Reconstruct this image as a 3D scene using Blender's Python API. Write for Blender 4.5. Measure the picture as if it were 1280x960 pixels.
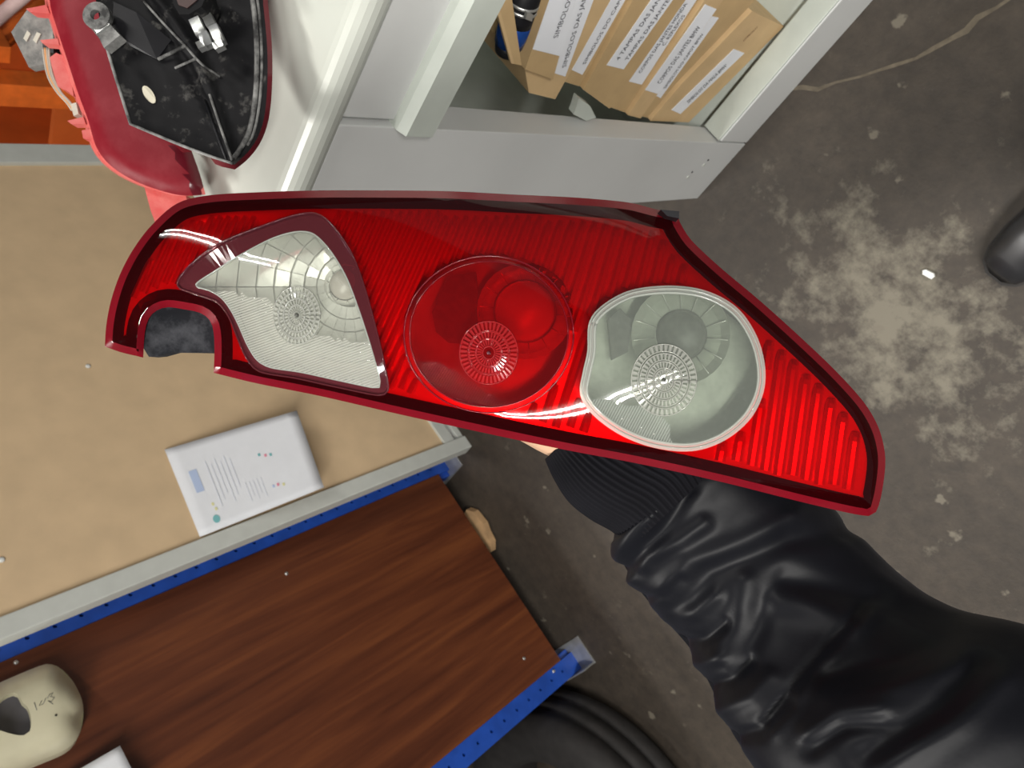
import bpy, bmesh, math, random
import numpy as np
from mathutils import Vector, Matrix, noise
from mathutils.geometry import delaunay_2d_cdt
random.seed(7)
for o in list(bpy.data.objects): bpy.data.objects.remove(o, do_unlink=True)
scene = bpy.context.scene
COL = scene.collection

# ------------------------------------------------------------------ camera
F = 890.0                                   # focal length in pixels of a 1280x960 frame
CAM_H = 1.45
n_ = Vector((810, -275, F)).normalized()    # direction of gravity in camera axes
u_ = Vector((-698, 817, F)); u_ = (u_ - n_*u_.dot(n_)).normalized()
v_ = n_.cross(u_)
ROT = Matrix((v_, u_, -n_))                 # camera axes (right, down, forward) -> world
CAM = Vector((0, 0, CAM_H))
camd = bpy.data.cameras.new('camera'); cam = bpy.data.objects.new('camera', camd); COL.objects.link(cam)
camd.sensor_width = 36; camd.lens = F/1280*36; camd.clip_start = 0.02
r3 = Matrix((ROT.col[0], -ROT.col[1], -ROT.col[2])).transposed()
cam.matrix_world = Matrix.Translation(CAM) @ r3.to_4x4()
camd.dof.use_dof = True; camd.dof.focus_distance = 0.47; camd.dof.aperture_fstop = 17
scene.camera = cam

# ------------------------------------------------------------------ light
scene.view_settings.view_transform = 'Standard'; scene.view_settings.look = 'None'
scene.view_settings.gamma = 1; scene.view_settings.use_curve_mapping = False
scene.view_settings.exposure = 0.42
w = bpy.data.worlds.new('World'); scene.world = w; w.use_nodes = True
w.node_tree.nodes['Background'].inputs[0].default_value = (0.95, 0.97, 1.0, 1)
w.node_tree.nodes['Background'].inputs[1].default_value = 0.11
TUBES = [((-1.62, -1.30, 3.02), 81, 3.4, 145), ((1.65, -0.55, 3.02), 28, 1.5, 22), ((0.45, 1.90, 3.02), 0, 1.2, 55)]
TUBE_NAMES = ['tube_row_over_aisle_offscreen', 'tube_above_counter_offscreen', 'tube_above_rack_offscreen']
def tube_area(name, loc, rz, length, power):
    a = math.radians(rz)
    for s in (-1, 1):
        L = bpy.data.lights.new(name, 'AREA'); L.shape = 'RECTANGLE'; L.size = length; L.size_y = 0.035
        L.energy = power/2; L.color = (1.0, 0.97, 0.92)
        o = bpy.data.objects.new('ceiling_tube', L); COL.objects.link(o); o.name = name if s < 0 else name.replace('_offscreen', '_twin_offscreen')
        o.location = (loc[0]-math.sin(a)*0.055*s, loc[1]+math.cos(a)*0.055*s, loc[2]-0.05); o.rotation_euler = (0, 0, a)
for nm, t in zip(TUBE_NAMES, TUBES): tube_area(nm, *t)

# ------------------------------------------------------------------ pixel -> place helpers
def ray(px, py): return ROT @ Vector(((px-640)/F, (py-480)/F, 1.0))
def W(px, py, d): return CAM + ray(px, py)*d
def on_z(px, py, z): r = ray(px, py); return CAM + r*((z-CAM_H)/r.z)
def on_x(px, py, x): r = ray(px, py); return CAM + r*(x/r.x)
def on_y(px, py, y): r = ray(px, py); return CAM + r*(y/r.y)
def px_of(p):
    c = ROT.transposed() @ (Vector(p)-CAM); return 640+F*c.x/c.z, 480+F*c.y/c.z

# ------------------------------------------------------------------ object helpers
def tag(o, label=None, cat=None, group=None, kind=None):
    if label: o['label'] = label
    if cat: o['category'] = cat
    if group: o['group'] = group
    if kind: o['kind'] = kind
    return o
def thing(name, loc, label, cat, group=None):
    o = bpy.data.objects.new(name, None); COL.objects.link(o); o.location = loc; o.empty_display_size = 0.05
    return tag(o, label, cat, group)
def root_loc(o):
    v = Vector((0, 0, 0))
    while o: v += o.location; o = o.parent
    return v
def mesh_obj(name, verts, faces, mat, parent=None, smooth=False, uv=None, fix=False):
    base = root_loc(parent)
    me = bpy.data.meshes.new(name)
    me.from_pydata([tuple(Vector(v)-base) for v in verts], [], faces)
    if fix:
        bm = bmesh.new(); bm.from_mesh(me); bmesh.ops.recalc_face_normals(bm, faces=bm.faces); bm.to_mesh(me); bm.free()
    if uv:
        L = me.uv_layers.new(name='uv')
        for l in me.loops: L.data[l.index].uv = uv[l.vertex_index]
    me.materials.append(mat); me.update()
    if smooth: me.polygons.foreach_set('use_smooth', [True]*len(me.polygons))
    o = bpy.data.objects.new(name, me); COL.objects.link(o); o.parent = parent
    return o
def bm_obj(name, bm, mat, parent=None, smooth=False):
    base = root_loc(parent)
    bmesh.ops.translate(bm, verts=bm.verts, vec=-base)
    bmesh.ops.recalc_face_normals(bm, faces=bm.faces)
    me = bpy.data.meshes.new(name); bm.to_mesh(me); bm.free(); me.materials.append(mat)
    if smooth: me.polygons.foreach_set('use_smooth', [True]*len(me.polygons))
    o = bpy.data.objects.new(name, me); COL.objects.link(o); o.parent = parent
    return o
def add_box(bm, x0, x1, y0, y1, z0, z1, bevel=0.0, M=None):
    r = bmesh.ops.create_cube(bm, size=1)
    vs = r['verts']
    for v in vs: v.co = Vector(((x0+x1)/2+v.co.x*(x1-x0), (y0+y1)/2+v.co.y*(y1-y0), (z0+z1)/2+v.co.z*(z1-z0)))
    if bevel:
        es = list({e for v in vs for e in v.link_edges})
        rr = bmesh.ops.bevel(bm, geom=es, offset=bevel, segments=2, affect='EDGES', profile=0.6)
        vs = list({v for f in rr['faces'] for v in f.verts} | {v for v in vs if v.is_valid})
    if M is not None: bmesh.ops.transform(bm, matrix=M, verts=[v for v in vs if v.is_valid])
def box(name, x0, x1, y0, y1, z0, z1, mat, parent=None, bevel=0.0):
    bm = bmesh.new(); add_box(bm, x0, x1, y0, y1, z0, z1, bevel); return bm_obj(name, bm, mat, parent)
def add_tube(bm, pts, rad, seg=8, caps=True):
    pts = [Vector(p) for p in pts]; rings = []
    up = Vector((0, 0, 1))
    for i, p in enumerate(pts):
        t = (pts[min(i+1, len(pts)-1)]-pts[max(i-1, 0)]).normalized()
        a = up if abs(t.dot(up)) < 0.9 else Vector((1, 0, 0))
        b = t.cross(a).normalized(); c = t.cross(b)
        r = rad[i] if isinstance(rad, (list, tuple)) else rad
        rings.append([bm.verts.new(p+(b*math.cos(k*2*math.pi/seg)+c*math.sin(k*2*math.pi/seg))*r) for k in range(seg)])
    for A, B in zip(rings, rings[1:]):
        for k in range(seg): bm.faces.new((A[k], A[(k+1) % seg], B[(k+1) % seg], B[k]))
    if caps: bm.faces.new(rings[0]); bm.faces.new(rings[-1])
def tube(name, pts, rad, mat, parent=None, seg=8):
    bm = bmesh.new(); add_tube(bm, pts, rad, seg); return bm_obj(name, bm, mat, parent, True)
def prism(name, front, off, mat, parent=None, smooth=False):
    """solid between a 3-D polygon and the same polygon moved by off (vector or list of points)"""
    n = len(front); back = [Vector(p)+Vector(off) for p in front] if not isinstance(off, list) else off
    return mesh_obj(name, list(front)+list(back),
                    [tuple(range(n)), tuple(range(2*n-1, n-1, -1))]+[(i, n+i, n+(i+1) % n, (i+1) % n) for i in range(n)],
                    mat, parent, smooth, fix=True)
def smooth_poly(pts, step=6.0, closed=True):
    """Catmull-Rom through pixel points; a point given with a third value is a hard corner"""
    n = len(pts); out = []
    P = [Vector((p[0], p[1])) for p in pts]; hard = [len(p) > 2 for p in pts]
    for i in range(n if closed else n-1):
        p1, p2 = P[i], P[(i+1) % n]
        p0 = P[(i-1) % n] if closed or i > 0 else p1
        p3 = P[(i+2) % n] if closed or i+2 < n else p2
        t1 = (p2-p1) if hard[i] else (p2-p0)*0.5
        t2 = (p2-p1) if hard[(i+1) % n] else (p3-p1)*0.5
        L = (p2-p1).length; k = max(1, int(L/step))
        t1 = t1*min(1, L/max(t1.length, 1e-6)*1.0); t2 = t2*min(1, L/max(t2.length, 1e-6)*1.0)
        for j in range(k):
            s = j/k; h = s*s*(3-2*s)
            out.append(p1*(1-h)+p2*h+t1*(s**3-2*s*s+s)+t2*(s**3-s*s))
    if not closed: out.append(P[-1])
    return out
def inside(p, poly):
    x, y = p[0], p[1]; c = False; j = len(poly)-1
    for i in range(len(poly)):
        a, b = poly[i], poly[j]
        if (a[1] > y) != (b[1] > y) and x < (b[0]-a[0])*(y-a[1])/(b[1]-a[1])+a[0]: c = not c
        j = i
    return c
def seg_dist(p, a, b):
    ax, ay = a[0], a[1]; dx, dy = b[0]-ax, b[1]-ay
    L = dx*dx+dy*dy; t = 0 if L == 0 else max(0, min(1, ((p[0]-ax)*dx+(p[1]-ay)*dy)/L))
    return math.hypot(p[0]-ax-t*dx, p[1]-ay-t*dy)
PD = {}
def poly_dist(p, poly, closed=True):
    n = len(poly)
    if n < 16: return min(seg_dist(p, poly[i], poly[(i+1) % n]) for i in range(n if closed else n-1))
    key = (id(poly), closed)
    if key not in PD:
        A = np.array([(q[0], q[1]) for q in poly]); B = np.roll(A, -1, 0)
        if not closed: A, B = A[:-1], B[:-1]
        D = B-A; PD[key] = (A, D, np.maximum((D*D).sum(1), 1e-12), poly)
    A, D, L, _ = PD[key]
    q = np.array((p[0], p[1]))-A
    t = np.clip((q*D).sum(1)/L, 0, 1)
    e = q-D*t[:, None]
    return float(np.sqrt((e*e).sum(1).min()))
def offset_poly(poly, d):
    """move a closed polygon outwards by d pixels"""
    n = len(poly); A = sum(poly[i][0]*poly[(i+1) % n][1]-poly[(i+1) % n][0]*poly[i][1] for i in range(n))
    s = 1 if A > 0 else -1; out = []
    for i in range(n):
        a, b, c = Vector(poly[i-1]), Vector(poly[i]), Vector(poly[(i+1) % n])
        t = (c-a)
        if t.length < 1e-6: t = c-b
        t.normalize(); out.append(b+Vector((t.y, -t.x))*d*s)
    return out
def fill(loops, grid, keep):
    """triangulate: loops are constraint polygons in pixels, keep(centroid) picks the triangles"""
    pts = []; edges = []
    for L in loops:
        b = len(pts); pts += [Vector((p[0], -p[1])) for p in L]
        edges += [(b+i, b+(i+1) % len(L)) for i in range(len(L))]
    xs = [p.x for p in pts]; ys = [p.y for p in pts]
    if grid:
        x = min(xs)
        while x < max(xs):
            y = min(ys)
            while y < max(ys):
                q = (x, -y)
                if min(poly_dist(q, L) for L in loops) > grid*0.45: pts.append(Vector((x, y)))
                y += grid
            x += grid
    V, E, Fc, *_ = delaunay_2d_cdt(pts, edges, [], 0, 1e-4)
    faces = []; used = {}
    outv = []
    for f in Fc:
        c = sum((V[i] for i in f), Vector((0, 0)))/len(f)
        if keep((c.x, -c.y)):
            g = []
            for i in f:
                if i not in used: used[i] = len(outv); outv.append((V[i].x, -V[i].y))
                g.append(used[i])
            faces.append(tuple(g))
    return outv, faces

# ------------------------------------------------------------------ materials
def new_mat(name):
    m = bpy.data.materials.new(name); m.use_nodes = True
    return m, m.node_tree, m.node_tree.nodes['Principled BSDF']
def nd(nt, typ, **kw):
    n = nt.nodes.new(typ)
    for k, v in kw.items():
        if k in n.inputs: n.inputs[k].default_value = v
        else: setattr(n, k, v)
    return n
def ramp(nt, src, stops):
    r = nt.nodes.new('ShaderNodeValToRGB'); e = r.color_ramp.elements
    while len(e) < len(stops): e.new(0.5)
    for el, (p, c) in zip(e, stops): el.position = p; el.color = (*c, 1) if len(c) == 3 else c
    nt.links.new(src, r.inputs[0]); return r.outputs[0]
def plain(name, c, rough=0.5, metal=0.0, var=0.12, scale=30, bump=0.0, spec=0.5, coat=0.0):
    m, nt, b = new_mat(name)
    tc = nd(nt, 'ShaderNodeTexCoord'); nz = nd(nt, 'ShaderNodeTexNoise', Scale=scale, Detail=5.0)
    nt.links.new(tc.outputs['Object'], nz.inputs['Vector'])
    lo = tuple(x*(1-var) for x in c); hi = tuple(min(1, x*(1+var)) for x in c)
    nt.links.new(ramp(nt, nz.outputs[0], [(0.3, lo), (0.7, hi)]), b.inputs['Base Color'])
    b.inputs['Roughness'].default_value = rough; b.inputs['Metallic'].default_value = metal
    b.inputs['Specular IOR Level'].default_value = spec; b.inputs['Coat Weight'].default_value = coat
    b.inputs['Coat Roughness'].default_value = 0.08
    if bump:
        bp = nd(nt, 'ShaderNodeBump', Strength=bump, Distance=0.002); nt.links.new(nz.outputs[0], bp.inputs['Height'])
        nt.links.new(bp.outputs[0], b.inputs['Normal'])
    return m
def dusty(name, c, dust, rough=0.55, scale=18, lo=0.52, hi=0.72, bump=0.2):
    m, nt, b = new_mat(name); b.inputs['Specular IOR Level'].default_value = 0.2
    tc = nd(nt, 'ShaderNodeTexCoord'); nz = nd(nt, 'ShaderNodeTexNoise', Scale=scale, Detail=9.0, Roughness=0.68)
    nt.links.new(tc.outputs['Object'], nz.inputs['Vector'])
    nt.links.new(ramp(nt, nz.outputs[0], [(lo, c), (hi, dust)]), b.inputs['Base Color'])
    b.inputs['Roughness'].default_value = rough
    bp = nd(nt, 'ShaderNodeBump', Strength=bump, Distance=0.001); nt.links.new(nz.outputs[0], bp.inputs['Height'])
    nt.links.new(bp.outputs[0], b.inputs['Normal'])
    return m
def clear_plastic(name, trans, body, body_amt, ior=1.45, rough=0.03, ribs=None, scratch=True):
    """thin moulded plastic: coloured see-through skin with a little milky body and a gloss coat"""
    m, nt, b = new_mat(name); nt.nodes.remove(b); out = nt.nodes['Material Output']
    tr = nd(nt, 'ShaderNodeBsdfTransparent'); tr.inputs[0].default_value = (*trans, 1)
    di = nd(nt, 'ShaderNodeBsdfDiffuse'); di.inputs[0].default_value = (*body, 1)
    gl = nd(nt, 'ShaderNodeBsdfGlossy'); gl.inputs['Roughness'].default_value = rough
    mx = nd(nt, 'ShaderNodeMixShader'); mx.inputs[0].default_value = body_amt
    nt.links.new(tr.outputs[0], mx.inputs[1]); nt.links.new(di.outputs[0], mx.inputs[2])
    fr = nd(nt, 'ShaderNodeFresnel', IOR=ior); m2 = nd(nt, 'ShaderNodeMixShader')
    nt.links.new(fr.outputs[0], m2.inputs[0]); nt.links.new(mx.outputs[0], m2.inputs[1]); nt.links.new(gl.outputs[0], m2.inputs[2])
    if scratch:
        tc = nd(nt, 'ShaderNodeTexCoord'); mp = nd(nt, 'ShaderNodeMapping'); mp.inputs['Scale'].default_value = (60, 900, 300)
        mp.inputs['Rotation'].default_value = (0.3, 0.5, 0.7)
        nz = nd(nt, 'ShaderNodeTexNoise', Scale=1.0, Detail=3.0)
        nt.links.new(tc.outputs['Object'], mp.inputs[0]); nt.links.new(mp.outputs[0], nz.inputs['Vector'])
        add = nd(nt, 'ShaderNodeMapRange'); add.inputs[1].default_value = 0.62; add.inputs[2].default_value = 0.8
        add.inputs[3].default_value = body_amt; add.inputs[4].default_value = min(1, body_amt+0.12)
        nt.links.new(nz.outputs[0], add.inputs[0]); nt.links.new(add.outputs[0], mx.inputs[0])
    if ribs:
        uv = nd(nt, 'ShaderNodeTexCoord'); mp = nd(nt, 'ShaderNodeMapping'); mp.inputs['Rotation'].default_value = (0, 0, math.radians(ribs[0]))
        wv = nd(nt, 'ShaderNodeTexWave', Scale=ribs[1]); wv.wave_type = 'BANDS'; wv.bands_direction = 'Y'
        nt.links.new(uv.outputs['UV'], mp.inputs[0]); nt.links.new(mp.outputs[0], wv.inputs['Vector'])
        bp = nd(nt, 'ShaderNodeBump', Strength=0.7, Distance=0.0008); nt.links.new(wv.outputs[0], bp.inputs['Height'])
        for s in (di, gl, fr): nt.links.new(bp.outputs[0], s.inputs['Normal'])
        rg = nd(nt, 'ShaderNodeMapRange'); rg.inputs[3].default_value = body_amt*0.75; rg.inputs[4].default_value = min(1, body_amt*1.25)
        nt.links.new(wv.outputs[0], rg.inputs[0]); nt.links.new(rg.outputs[0], mx.inputs[0])
    nt.links.new(m2.outputs[0], out.inputs[0])
    return m

M = {}
M['counter'] = plain('grey white laminate', (0.60, 0.61, 0.60), 0.45, var=0.03, scale=8)
M['counter_top'] = plain('grey white worktop', (0.49, 0.51, 0.465), 0.32, var=0.04, scale=10)
M['counter_in'] = plain('pale grey green metal', (0.52, 0.56, 0.51), 0.4, var=0.04)
M['hole_dark'] = plain('dark hole disc', (0.05, 0.05, 0.05), 0.4, 0.6)
M['card'] = plain('cardboard', (0.52, 0.36, 0.18), 0.85, var=0.07, scale=25, bump=0.1)
M['card2'] = plain('paler cardboard', (0.60, 0.42, 0.22), 0.85, var=0.07, scale=25, bump=0.1)
M['white_paper'] = plain('white paper', (0.82, 0.84, 0.88), 0.7, var=0.02)
M['ink'] = plain('black ink', (0.09, 0.09, 0.11), 0.7, var=0.0)
M['brown_ink'] = plain('brown stamp ink', (0.22, 0.11, 0.05), 0.7, var=0.0)
M['blue_ink'] = plain('pale blue print', (0.48, 0.58, 0.80), 0.7, var=0.0)
M['teal_ink'] = plain('teal print', (0.20, 0.50, 0.52), 0.7, var=0.0)
M['pink_ink'] = plain('pink print', (0.80, 0.28, 0.38), 0.7, var=0.0)
M['yellow_ink'] = plain('pale yellow print', (0.78, 0.76, 0.40), 0.7, var=0.0)
M['grey_ink'] = plain('faint grey print', (0.66, 0.69, 0.76), 0.7, var=0.0)
M['tan'] = plain('tan hardboard', (0.68, 0.50, 0.305), 0.75, var=0.06, scale=14, bump=0.12)
M['frame_white'] = plain('grey white painted steel', (0.58, 0.60, 0.56), 0.4, var=0.04)
M['blue'] = plain('blue painted steel', (0.014, 0.075, 0.42), 0.38, var=0.18, scale=22)
M['galv'] = plain('galvanised steel', (0.45, 0.46, 0.45), 0.4, 0.7, var=0.15)
M['orange'] = plain('orange painted steel', (0.62, 0.12, 0.015), 0.45, var=0.14)
M['cream'] = plain('cream unpainted plastic', (0.66, 0.62, 0.44), 0.38, var=0.03)
M['rubber'] = plain('black rubber', (0.018, 0.016, 0.015), 0.75, var=0.3, bump=0.3)
M['splinter'] = plain('raw wood', (0.45, 0.28, 0.14), 0.8, var=0.2, bump=0.3)
M['screw'] = plain('bright screw steel', (0.7, 0.7, 0.68), 0.3, 0.8)
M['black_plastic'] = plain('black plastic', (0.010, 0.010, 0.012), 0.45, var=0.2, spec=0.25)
M['foam'] = dusty('black foam', (0.010, 0.011, 0.014), (0.06, 0.062, 0.07), 0.9, 60, 0.45, 0.75)
M['dusty_black'] = dusty('dusty black plastic', (0.005, 0.005, 0.006), (0.15, 0.145, 0.135), 0.65, 48, 0.55, 0.82)
M['dusty_edge'] = dusty('dusty black edge', (0.03, 0.03, 0.03), (0.34, 0.34, 0.33), 0.6, 40, 0.38, 0.70)
M['dusty_red'] = dusty('dusty red lens', (0.16, 0.004, 0.011), (0.21, 0.022, 0.030), 0.5, 24, 0.46, 0.80, 0.05)
M['dark_red'] = plain('dark red plastic', (0.09, 0.004, 0.010), 0.3, var=0.2)
M['pink_red'] = dusty('salmon red plastic', (0.50, 0.075, 0.07), (0.56, 0.18, 0.16), 0.5, 30, 0.4, 0.75, 0.05)
M['grey_board'] = dusty('grey dusty board', (0.13, 0.13, 0.125), (0.30, 0.29, 0.27), 0.6, 40, 0.40, 0.65)
M['pale_patch'] = plain('pale grey contact', (0.46, 0.44, 0.37), 0.6)
M['wire'] = plain('grey wire', (0.36, 0.33, 0.28), 0.5)
M['wire_orange'] = plain('orange wire', (0.60, 0.30, 0.12), 0.5)
M['chrome'] = plain('satin reflector', (0.72, 0.73, 0.72), 0.28, 0.85, var=0.05)
M['can_blue'] = plain('blue can', (0.01, 0.06, 0.28), 0.25, 0.3)
M['skin'] = plain('skin', (0.58, 0.37, 0.24), 0.5, var=0.05, scale=40)
M['shoe'] = plain('black leather', (0.022, 0.022, 0.024), 0.32, var=0.2, bump=0.05)
M['trouser'] = plain('dark trousers', (0.012, 0.013, 0.018), 0.85, var=0.2)
M['crumb'] = plain('white crumb', (0.75, 0.76, 0.73), 0.7)
M['wall'] = plain('grey painted wall', (0.30, 0.30, 0.29), 0.8, var=0.06, scale=2)
M['ceil'] = plain('grey ceiling', (0.36, 0.36, 0.35), 0.9, var=0.05, scale=2)
M['crack'] = plain('pale crack filler', (0.12, 0.10, 0.072), 0.9, var=0.3, scale=50)
# tail light plastics
M['lens_red'] = clear_plastic('red lens plastic', (0.82, 0.022, 0.030), (0.20, 0.006, 0.012), 0.07, 1.45, 0.03)
M['lens_rim'] = plain('solid red lens edge', (0.15, 0.004, 0.010), 0.16, var=0.1, coat=0.0, spec=0.4)
M['lens_red_smooth'] = clear_plastic('red round lens plastic', (0.86, 0.035, 0.035), (0.36, 0.011, 0.015), 0.20, 1.45, 0.04)
M['lens_red_ribbed'] = clear_plastic('ribbed red lens plastic', (0.84, 0.035, 0.035), (0.34, 0.010, 0.016), 0.26, 1.45, 0.05, (-58, 11.0))
M['lens_clear'] = clear_plastic('clear lens plastic', (0.92, 0.94, 0.90), (0.62, 0.63, 0.58), 0.14, 1.45, 0.03)
M['lens_ribbed'] = clear_plastic('ribbed clear lens plastic', (0.88, 0.90, 0.85), (0.66, 0.67, 0.60), 0.42, 1.45, 0.05, (-20, 10.0))
M['lens_smoke'] = clear_plastic('grey clear lens plastic', (0.80, 0.85, 0.79), (0.42, 0.46, 0.41), 0.22, 1.45, 0.03)
M['lens_smoke_ribbed'] = clear_plastic('ribbed grey clear lens plastic', (0.78, 0.83, 0.77), (0.44, 0.48, 0.43), 0.45, 1.45, 0.05, (-62, 10.0))
M['bezel_red'] = clear_plastic('red tinted bezel', (0.50, 0.08, 0.10), (0.13, 0.026, 0.034), 0.55, 1.5, 0.05, scratch=False)
M['bezel_clear'] = clear_plastic('clear bezel', (0.75, 0.78, 0.74), (0.55, 0.58, 0.53), 0.5, 1.5, 0.05, scratch=False)
M['prism_clear'] = clear_plastic('clear prism rings', (0.85, 0.87, 0.82), (0.62, 0.63, 0.58), 0.40, 1.6, 0.06, scratch=False)
M['prism_red'] = clear_plastic('red prism rings', (0.85, 0.05, 0.05), (0.55, 0.03, 0.035), 0.45, 1.6, 0.06, scratch=False)
M['reflector'] = plain('reflector tray', (0.74, 0.72, 0.70), 0.28, 0.3, var=0.05)
M['rib'] = plain('reflector rib', (0.74, 0.72, 0.70), 0.28, 0.3, var=0.05)
M['facet'] = plain('faceted reflector', (0.74, 0.74, 0.69), 0.25, 0.35, var=0.03)
M['cup'] = plain('lamp cup', (0.42, 0.44, 0.38), 0.30, 0.35, var=0.12, scale=60)
M['cup_dark'] = dusty('dull lamp chamber', (0.30, 0.31, 0.27), (0.42, 0.44, 0.38), 0.4, 55, 0.40, 0.66, 0.1)
M['bulb_grey'] = plain('frosted bulb', (0.07, 0.072, 0.062), 0.5, var=0.35, scale=220)
M['bulb_white'] = plain('white bulb', (0.42, 0.39, 0.35), 0.35, var=0.05)

def floor_mat():
    m, nt, b = new_mat('worn dirty concrete')
    tc = nd(nt, 'ShaderNodeTexCoord')
    n1 = nd(nt, 'ShaderNodeTexNoise', Scale=2.6, Detail=8.0, Roughness=0.62); n2 = nd(nt, 'ShaderNodeTexNoise', Scale=34.0, Detail=8.0, Roughness=0.7)
    n3 = nd(nt, 'ShaderNodeTexNoise', Scale=13.0, Detail=10.0, Roughness=0.7); n3.inputs['Distortion'].default_value = 0.0
    for n in (n1, n2, n3): nt.links.new(tc.outputs['Object'], n.inputs['Vector'])
    base = ramp(nt, n1.outputs[0], [(0.30, (0.028, 0.0215, 0.016)), (0.70, (0.058, 0.046, 0.035))])
    fine = ramp(nt, n2.outputs[0], [(0.25, (0.62, 0.62, 0.62)), (0.75, (1.35, 1.33, 1.28))])
    mul = nd(nt, 'ShaderNodeMix', data_type='RGBA', blend_type='MULTIPLY'); mul.inputs[0].default_value = 1
    nt.links.new(base, mul.inputs[6]); nt.links.new(fine, mul.inputs[7])
    # worn pale patch where the paint is gone
    c = on_z(1125, 400, 0); 
    vm = nd(nt, 'ShaderNodeVectorMath', operation='SUBTRACT'); vm.inputs[1].default_value = tuple(c)
    nt.links.new(tc.outputs['Object'], vm.inputs[0])
    vs = nd(nt, 'ShaderNodeVectorMath', operation='MULTIPLY'); vs.inputs[1].default_value = (3.0, 4.6, 1); nt.links.new(vm.outputs[0], vs.inputs[0])
    ln = nd(nt, 'ShaderNodeVectorMath', operation='LENGTH'); nt.links.new(vs.outputs[0], ln.inputs[0])
    mr = nd(nt, 'ShaderNodeMapRange'); mr.inputs[1].default_value = 0.0; mr.inputs[2].default_value = 1.25
    mr.inputs[3].default_value = 0.17; mr.inputs[4].default_value = -0.13; mr.clamp = True
    nt.links.new(ln.outputs['Value'], mr.inputs[0])
    ad = nd(nt, 'ShaderNodeMath', operation='ADD'); nt.links.new(mr.outputs[0], ad.inputs[0]); nt.links.new(n3.outputs[0], ad.inputs[1])
    mask = ramp(nt, ad.outputs[0], [(0.49, (0, 0, 0)), (0.67, (1, 1, 1))])
    pale = nd(nt, 'ShaderNodeMix', data_type='RGBA'); pale.inputs[7].default_value = (0.165, 0.148, 0.112, 1)
    nt.links.new(mul.outputs[2], pale.inputs[6]); nt.links.new(mask, pale.inputs[0])
    # scattered pale specks
    vo = nd(nt, 'ShaderNodeTexVoronoi', Scale=13.0); nt.links.new(tc.outputs['Object'], vo.inputs['Vector'])
    n4 = nd(nt, 'ShaderNodeTexNoise', Scale=3.5, Detail=3.0); nt.links.new(tc.outputs['Object'], n4.inputs['Vector'])
    n5 = nd(nt, 'ShaderNodeTexNoise', Scale=60.0, Detail=4.0); nt.links.new(tc.outputs['Object'], n5.inputs['Vector'])
    a1 = nd(nt, 'ShaderNodeMath', operation='MULTIPLY_ADD'); a1.inputs[1].default_value = 0.55; nt.links.new(n5.outputs[0], a1.inputs[0]); nt.links.new(vo.outputs['Distance'], a1.inputs[2])
    a2 = nd(nt, 'ShaderNodeMath', operation='MULTIPLY_ADD'); a2.inputs[1].default_value = -0.45; nt.links.new(n4.outputs[0], a2.inputs[0]); nt.links.new(a1.outputs[0], a2.inputs[2])
    sp = ramp(nt, a2.outputs[0], [(0.10, (0.8, 0.8, 0.8)), (0.17, (0, 0, 0))])
    p2 = nd(nt, 'ShaderNodeMix', data_type='RGBA'); p2.inputs[7].default_value = (0.15, 0.132, 0.10, 1)
    nt.links.new(pale.outputs[2], p2.inputs[6]); nt.links.new(sp, p2.inputs[0])
    nt.links.new(p2.outputs[2], b.inputs['Base Color'])
    b.inputs['Roughness'].default_value = 0.62
    bp = nd(nt, 'ShaderNodeBump', Strength=0.35, Distance=0.004); nt.links.new(n2.outputs[0], bp.inputs['Height']); nt.links.new(bp.outputs[0], b.inputs['Normal'])
    return m
M['floor'] = floor_mat()
def wood_mat():
    m, nt, b = new_mat('red brown wood grain laminate')
    tc = nd(nt, 'ShaderNodeTexCoord'); mp = nd(nt, 'ShaderNodeMapping'); mp.inputs['Scale'].default_value = (26, 26, 1.6)
    nz = nd(nt, 'ShaderNodeTexNoise', Scale=1.0, Detail=6.0, Roughness=0.6); nz.inputs['Distortion'].default_value = 0.4
    nt.links.new(tc.outputs['Object'], mp.inputs[0]); nt.links.new(mp.outputs[0], nz.inputs['Vector'])
    nt.links.new(ramp(nt, nz.outputs[0], [(0.3, (0.066, 0.015, 0.005)), (0.52, (0.120, 0.031, 0.010)), (0.72, (0.19, 0.056, 0.016))]), b.inputs['Base Color'])
    b.inputs['Roughness'].default_value = 0.42
    return m
M['wood'] = wood_mat()
def nylon_mat():
    m, nt, b = new_mat('black nylon')
    b.inputs['Base Color'].default_value = (0.0045, 0.0048, 0.0068, 1); b.inputs['Roughness'].default_value = 0.46; b.inputs['Specular IOR Level'].default_value = 0.15
    b.inputs['Sheen Weight'].default_value = 0.03; b.inputs['Sheen Roughness'].default_value = 0.4
    b.inputs['Sheen Tint'].default_value = (0.6, 0.65, 0.85, 1)
    tc = nd(nt, 'ShaderNodeTexCoord'); nz = nd(nt, 'ShaderNodeTexNoise', Scale=45.0, Detail=4.0)
    nt.links.new(tc.outputs['Object'], nz.inputs['Vector'])
    bp = nd(nt, 'ShaderNodeBump', Strength=0.12, Distance=0.004); nt.links.new(nz.outputs[0], bp.inputs['Height']); nt.links.new(bp.outputs[0], b.inputs['Normal'])
    return m
M['nylon'] = nylon_mat()
M['knit'] = plain('black ribbed knit', (0.006, 0.006, 0.008), 0.9, var=0.15, spec=0.1)

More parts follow.
